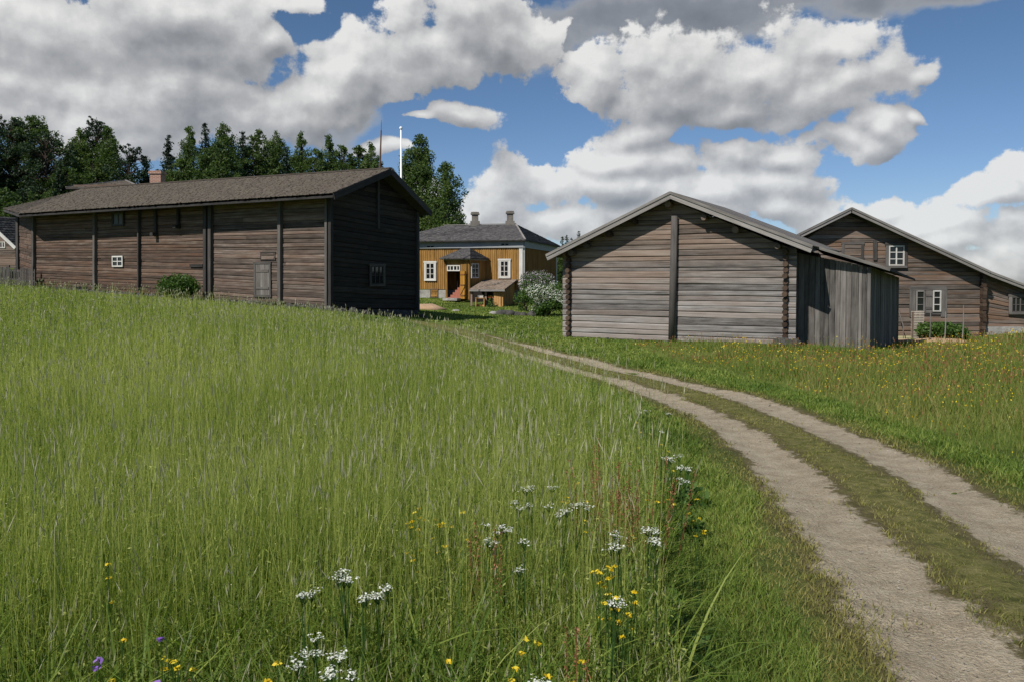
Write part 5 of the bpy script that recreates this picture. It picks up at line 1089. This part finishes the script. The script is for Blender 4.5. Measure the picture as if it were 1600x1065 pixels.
# ------------------------------------------------------------------ trees
def tree(kind, px, py_top, D, half, label, seed, group='trees of the wood behind the buildings', low=.12, dens=1.0, gz=None):
    rr = random.Random(seed); c = at(px, py_top, D); g_ = zg(c.x, c.y) if gz is None else gz; h = c.z - g_; Rm = half * D / FPX * (1.95 if kind == 'decid' else 1.6 if kind == 'birch' else 1.4)
    nm = {'birch': 'birch_tree', 'spruce': 'spruce_tree', 'pine': 'pine_tree', 'decid': 'aspen_tree'}[kind]; cat = 'tree'
    root = empty(nm, (c.x, c.y, g_), label, cat, group); C = []; T = []; lim = MB(); base = Vector((c.x, c.y, g_)); ln = rr.uniform(-.15, .15)
    ax = lambda t: base + Vector((ln * t * t, 0, h * t))
    if kind == 'spruce':
        nl = int(h * 2.6)
        for i in range(nl):
            t = low + (1 - low) * i / nl; L = Rm * (1 - (t - low) / (1 - low)) ** .85 * rr.uniform(.85, 1.15) + .12; nb = 9 if t < .8 else 6
            for b_ in range(nb):
                a = rr.uniform(0, 6.28); Lb = L * rr.uniform(.75, 1.15); p0 = ax(t); tip = p0 + Vector((math.cos(a) * Lb, math.sin(a) * Lb, -Lb * rr.uniform(.15, .45)))
                k = max(4, int(Lb * 18 * dens)); s = rng.random(k) ** .7; pts = np.array(p0)[None] * (1 - s[:, None]) + np.array(tip)[None] * s[:, None]; pts = pts + rng.normal(0, .10 + .04 * Lb, (k, 3)) * np.array([[1, 1, .8]]); pts[:, 2] -= .12 * rng.random(k) * Lb
                C.append(pts); T.append(rng.normal(.5, .18, k) + .1 * (s - .5))
        mat = SPRUCE; size = .24
    else:
        nc = int((95 if kind == 'birch' else 80) * dens * (h * .6 * Rm) ** .5 / 3.2) + 16
        for i in range(nc):
            t = low + (1 - low) * (1 - (1 - rr.random()) ** .8); tt = (t - low) / (1 - low)
            prof = (1.02 - tt) ** .75 * min(1, tt * 4 + .4) * 1.15 if kind == 'birch' else (math.sin(math.pi * min(1, tt ** .8 * .97 + .03)) ** .6) * (1 - .4 * tt) * 1.15 if kind == 'decid' else (.35 + .75 * min(1, tt * 1.6)) * (1 - max(0, tt - .55) ** 1.3 * 1.9)
            a = rr.uniform(0, 6.28); prof = max(.05, prof * (1 + .28 * math.sin(2 * a + 9 * tt + seed) + .2 * math.sin(3 * a - 17 * tt + seed * 1.7))); L = Rm * prof * rr.uniform(.25, 1.12) ** .6; p0 = ax(max(.05, t - .08 - .05 * rr.random())); cc = ax(t) + Vector((math.cos(a) * L, math.sin(a) * L, 0)); cr = rr.uniform(.35, .85) * (.50 + .14 * Rm)
            if tt > .88: cr *= .6
            lim.tube([p0, (p0 + cc) / 2 + Z * .15, cc], [.035 + .01 * h * (1 - t), .03, .012], 4, False)
            k = int(105 * cr); d = rng.normal(size=(k, 3)); d /= np.linalg.norm(d, axis=1)[:, None]; q2 = rng.random((k, 1)) ** .45; pts = np.array(cc)[None] + d * q2 * cr * np.array([[1, 1, .75 if kind != 'birch' else 1.0]]); 
            if kind == 'birch': pts[:, 2] -= rng.random(k) * cr * .5
            C.append(pts); T.append(rng.normal(.5 + rr.uniform(-.15, .15), .16, k))
        mat = {'birch': BIRCH, 'decid': DECID, 'pine': PINE}[kind]; size = {'birch': .20, 'decid': .23, 'pine': .22}[kind]
    C = np.concatenate(C); T = np.clip(np.concatenate(T), 0, 1); cr_ = quads_mesh('crown', C, size, T, mat, root, asp=1.35, off=worldloc(root))
    tk = MB(); r0 = .012 * h + .05; tk.tube([ax(-.01), ax(.2), ax(.5), ax(.8), ax(.985)], [r0 * 1.2, r0 * .9, r0 * .65, r0 * .32, .02], 8)
    bk_ = BIRCHBARK if kind == 'birch' else BARK; t_o = tk.build('trunk', bk_, root)
    if lim.v: lim.build('limbs', BARK if kind != 'pine' else plain('pine_bark', (.05, .032, .022), .9, .3, 6) if 'pine_bark' not in bpy.data.materials else bpy.data.materials['pine_bark'], t_o)
    return root
TR = [('pine', -30, 190, 84, 42), ('pine', 14, 184, 86, 34), ('decid', 48, 180, 88, 40), ('pine', 72, 208, 84, 34), ('decid', -70, 200, 86, 40), ('spruce', 92, 262, 82, 22), ('birch', 127, 201, 92, 26), ('pine', 150, 180, 96, 24), ('birch', 168, 200, 92, 26), ('decid', 146, 250, 88, 36),
 ('pine', 201, 226, 88, 20), ('spruce', 228, 241, 90, 15), ('spruce', 263, 208, 92, 18), ('birch', 297, 198, 96, 22), ('spruce', 322, 189, 92, 19), ('birch', 352, 192, 96, 28), ('spruce', 378, 203, 90, 22), ('decid', 402, 206, 92, 26), ('birch', 428, 205, 96, 30), ('birch', 470, 208, 94, 21), ('spruce', 447, 228, 88, 18), ('decid', 492, 234, 90, 22), ('birch', 516, 212, 98, 20), ('decid', 536, 226, 92, 22), ('decid', 560, 228, 94, 22), ('birch', 578, 225, 92, 20), ('decid', 590, 246, 90, 15), ('decid', 610, 262, 90, 16), ('decid', 340, 225, 86, 28), ('decid', 285, 250, 86, 26), ('decid', 105, 262, 84, 26), ('spruce', 246, 262, 84, 20)]
KL = {'pine': 'dark pine', 'decid': 'dense broad-leaved tree', 'birch': 'feathery birch', 'spruce': 'dark pointed spruce'}
WHERE = ['beyond the left edge', 'nearest the left edge', 'left of the first sky gap, tallest there', 'right flank of the leftmost dark mass', 'outside the left edge', 'low, at the foot of the left mass', 'left of the tall thin pine top', 'thin topped, highest between the two sky gaps at left', 'right of the tall thin pine top', 'low, under the thin pine top',
 'rounded, right of the second sky gap', 'small, left above the orange chimney', 'alone, straight above the orange chimney', 'left of the tallest spruce', 'tallest spruce above the storehouse roof', 'just right of the tallest spruce', 'second right of the tallest spruce', 'middle of the dense row over the roof', 'pale topped, middle of the row over the roof', 'pointed, two thirds along the roof', 'lower, filling before the pointed birch', 'right of the pointed birch', 'tall and airy, left in the last group before the mast', 'middle of the last group before the mast', 'right in the last group before the mast', 'last tall one left of the mast', 'low, directly left of the mast', 'small top between mast and flagpole', 'low, before the row near the tallest spruce', 'low, right above the chimney', 'low, in the first sky gap', 'low, behind the orange chimney']
for i, ((k_, px, py, D, hf), wh) in enumerate(zip(TR, WHERE)):
    tree(k_, px, py, D, hf, KL[k_] + ', ' + wh, 900 + i, dens=1.9 if k_ != 'spruce' else 1.3, low=.1)
tree('birch', 656, 211, 80, 34, 'tall weeping birch right of the white flagpole, above the ochre house', 960, None, low=.12, dens=2.6)
tree('birch', 696, 256, 78, 30, 'shorter birch joined to the tall one, just left of the chimneys', 961, None, low=.12, dens=1.7)
tree('birch', 632, 258, 79, 16, 'low birch branch mass behind the gable of the storehouse', 962, None, low=.12, dens=1.5)
tree('decid', 8, 298, 62, 22, 'light green young tree between cottage and storehouse roof', 963, None, dens=1.4)
for i, (px, py, hf, lb) in enumerate(((878, 368, 6, 'tiny far spruce, left of three at the barn eave'), (886, 366, 6, 'tiny far spruce, middle of three at the barn eave'), (893, 371, 5, 'tiny far spruce, right of three at the barn eave'), (905, 360, 5, 'tiny far spruce poking above the barn roof'))): tree('spruce', px, py, 150, hf, lb, 970 + i, 'far spruces at the barn eave', dens=.8)
for i, (px, py, D, hf) in enumerate(((868, 392, 92, 22), (884, 395, 88, 18), (900, 392, 95, 20), (925, 395, 98, 24))): tree('decid', px, py, D, hf, ('leftmost', 'second', 'third', 'rightmost')[i] + ' of the far trees seen between ochre house and barn', 980 + i, 'far trees between house and barn', low=.02, dens=1.5)
# a far wood closes the view beyond the yard on every side
C = []
for i in range(460):
    a = rng.uniform(-1.25, .28); rr_2 = rng.uniform(150, 240); c = np.array([rr_2 * math.sin(a), rr_2 * math.cos(a), 0]); c[2] = zg(c[0], c[1]); hh = rng.uniform(7, 11) * (1.0 if a < -.2 else .5); k = 130; s = rng.random(k); rad = (1 - s) * 3.2 + .3; ph = rng.uniform(0, 6.28, k)
    C.append(np.stack([c[0] + rad * np.cos(ph), c[1] + rad * np.sin(ph), c[2] + s * hh], 1))
C = np.concatenate(C); fo = quads_mesh('far_wood', C, 1.1, rng.random(len(C)), SPRUCE); tag(fo, 'far dark wood beyond the farm', 'wood', kind='stuff')
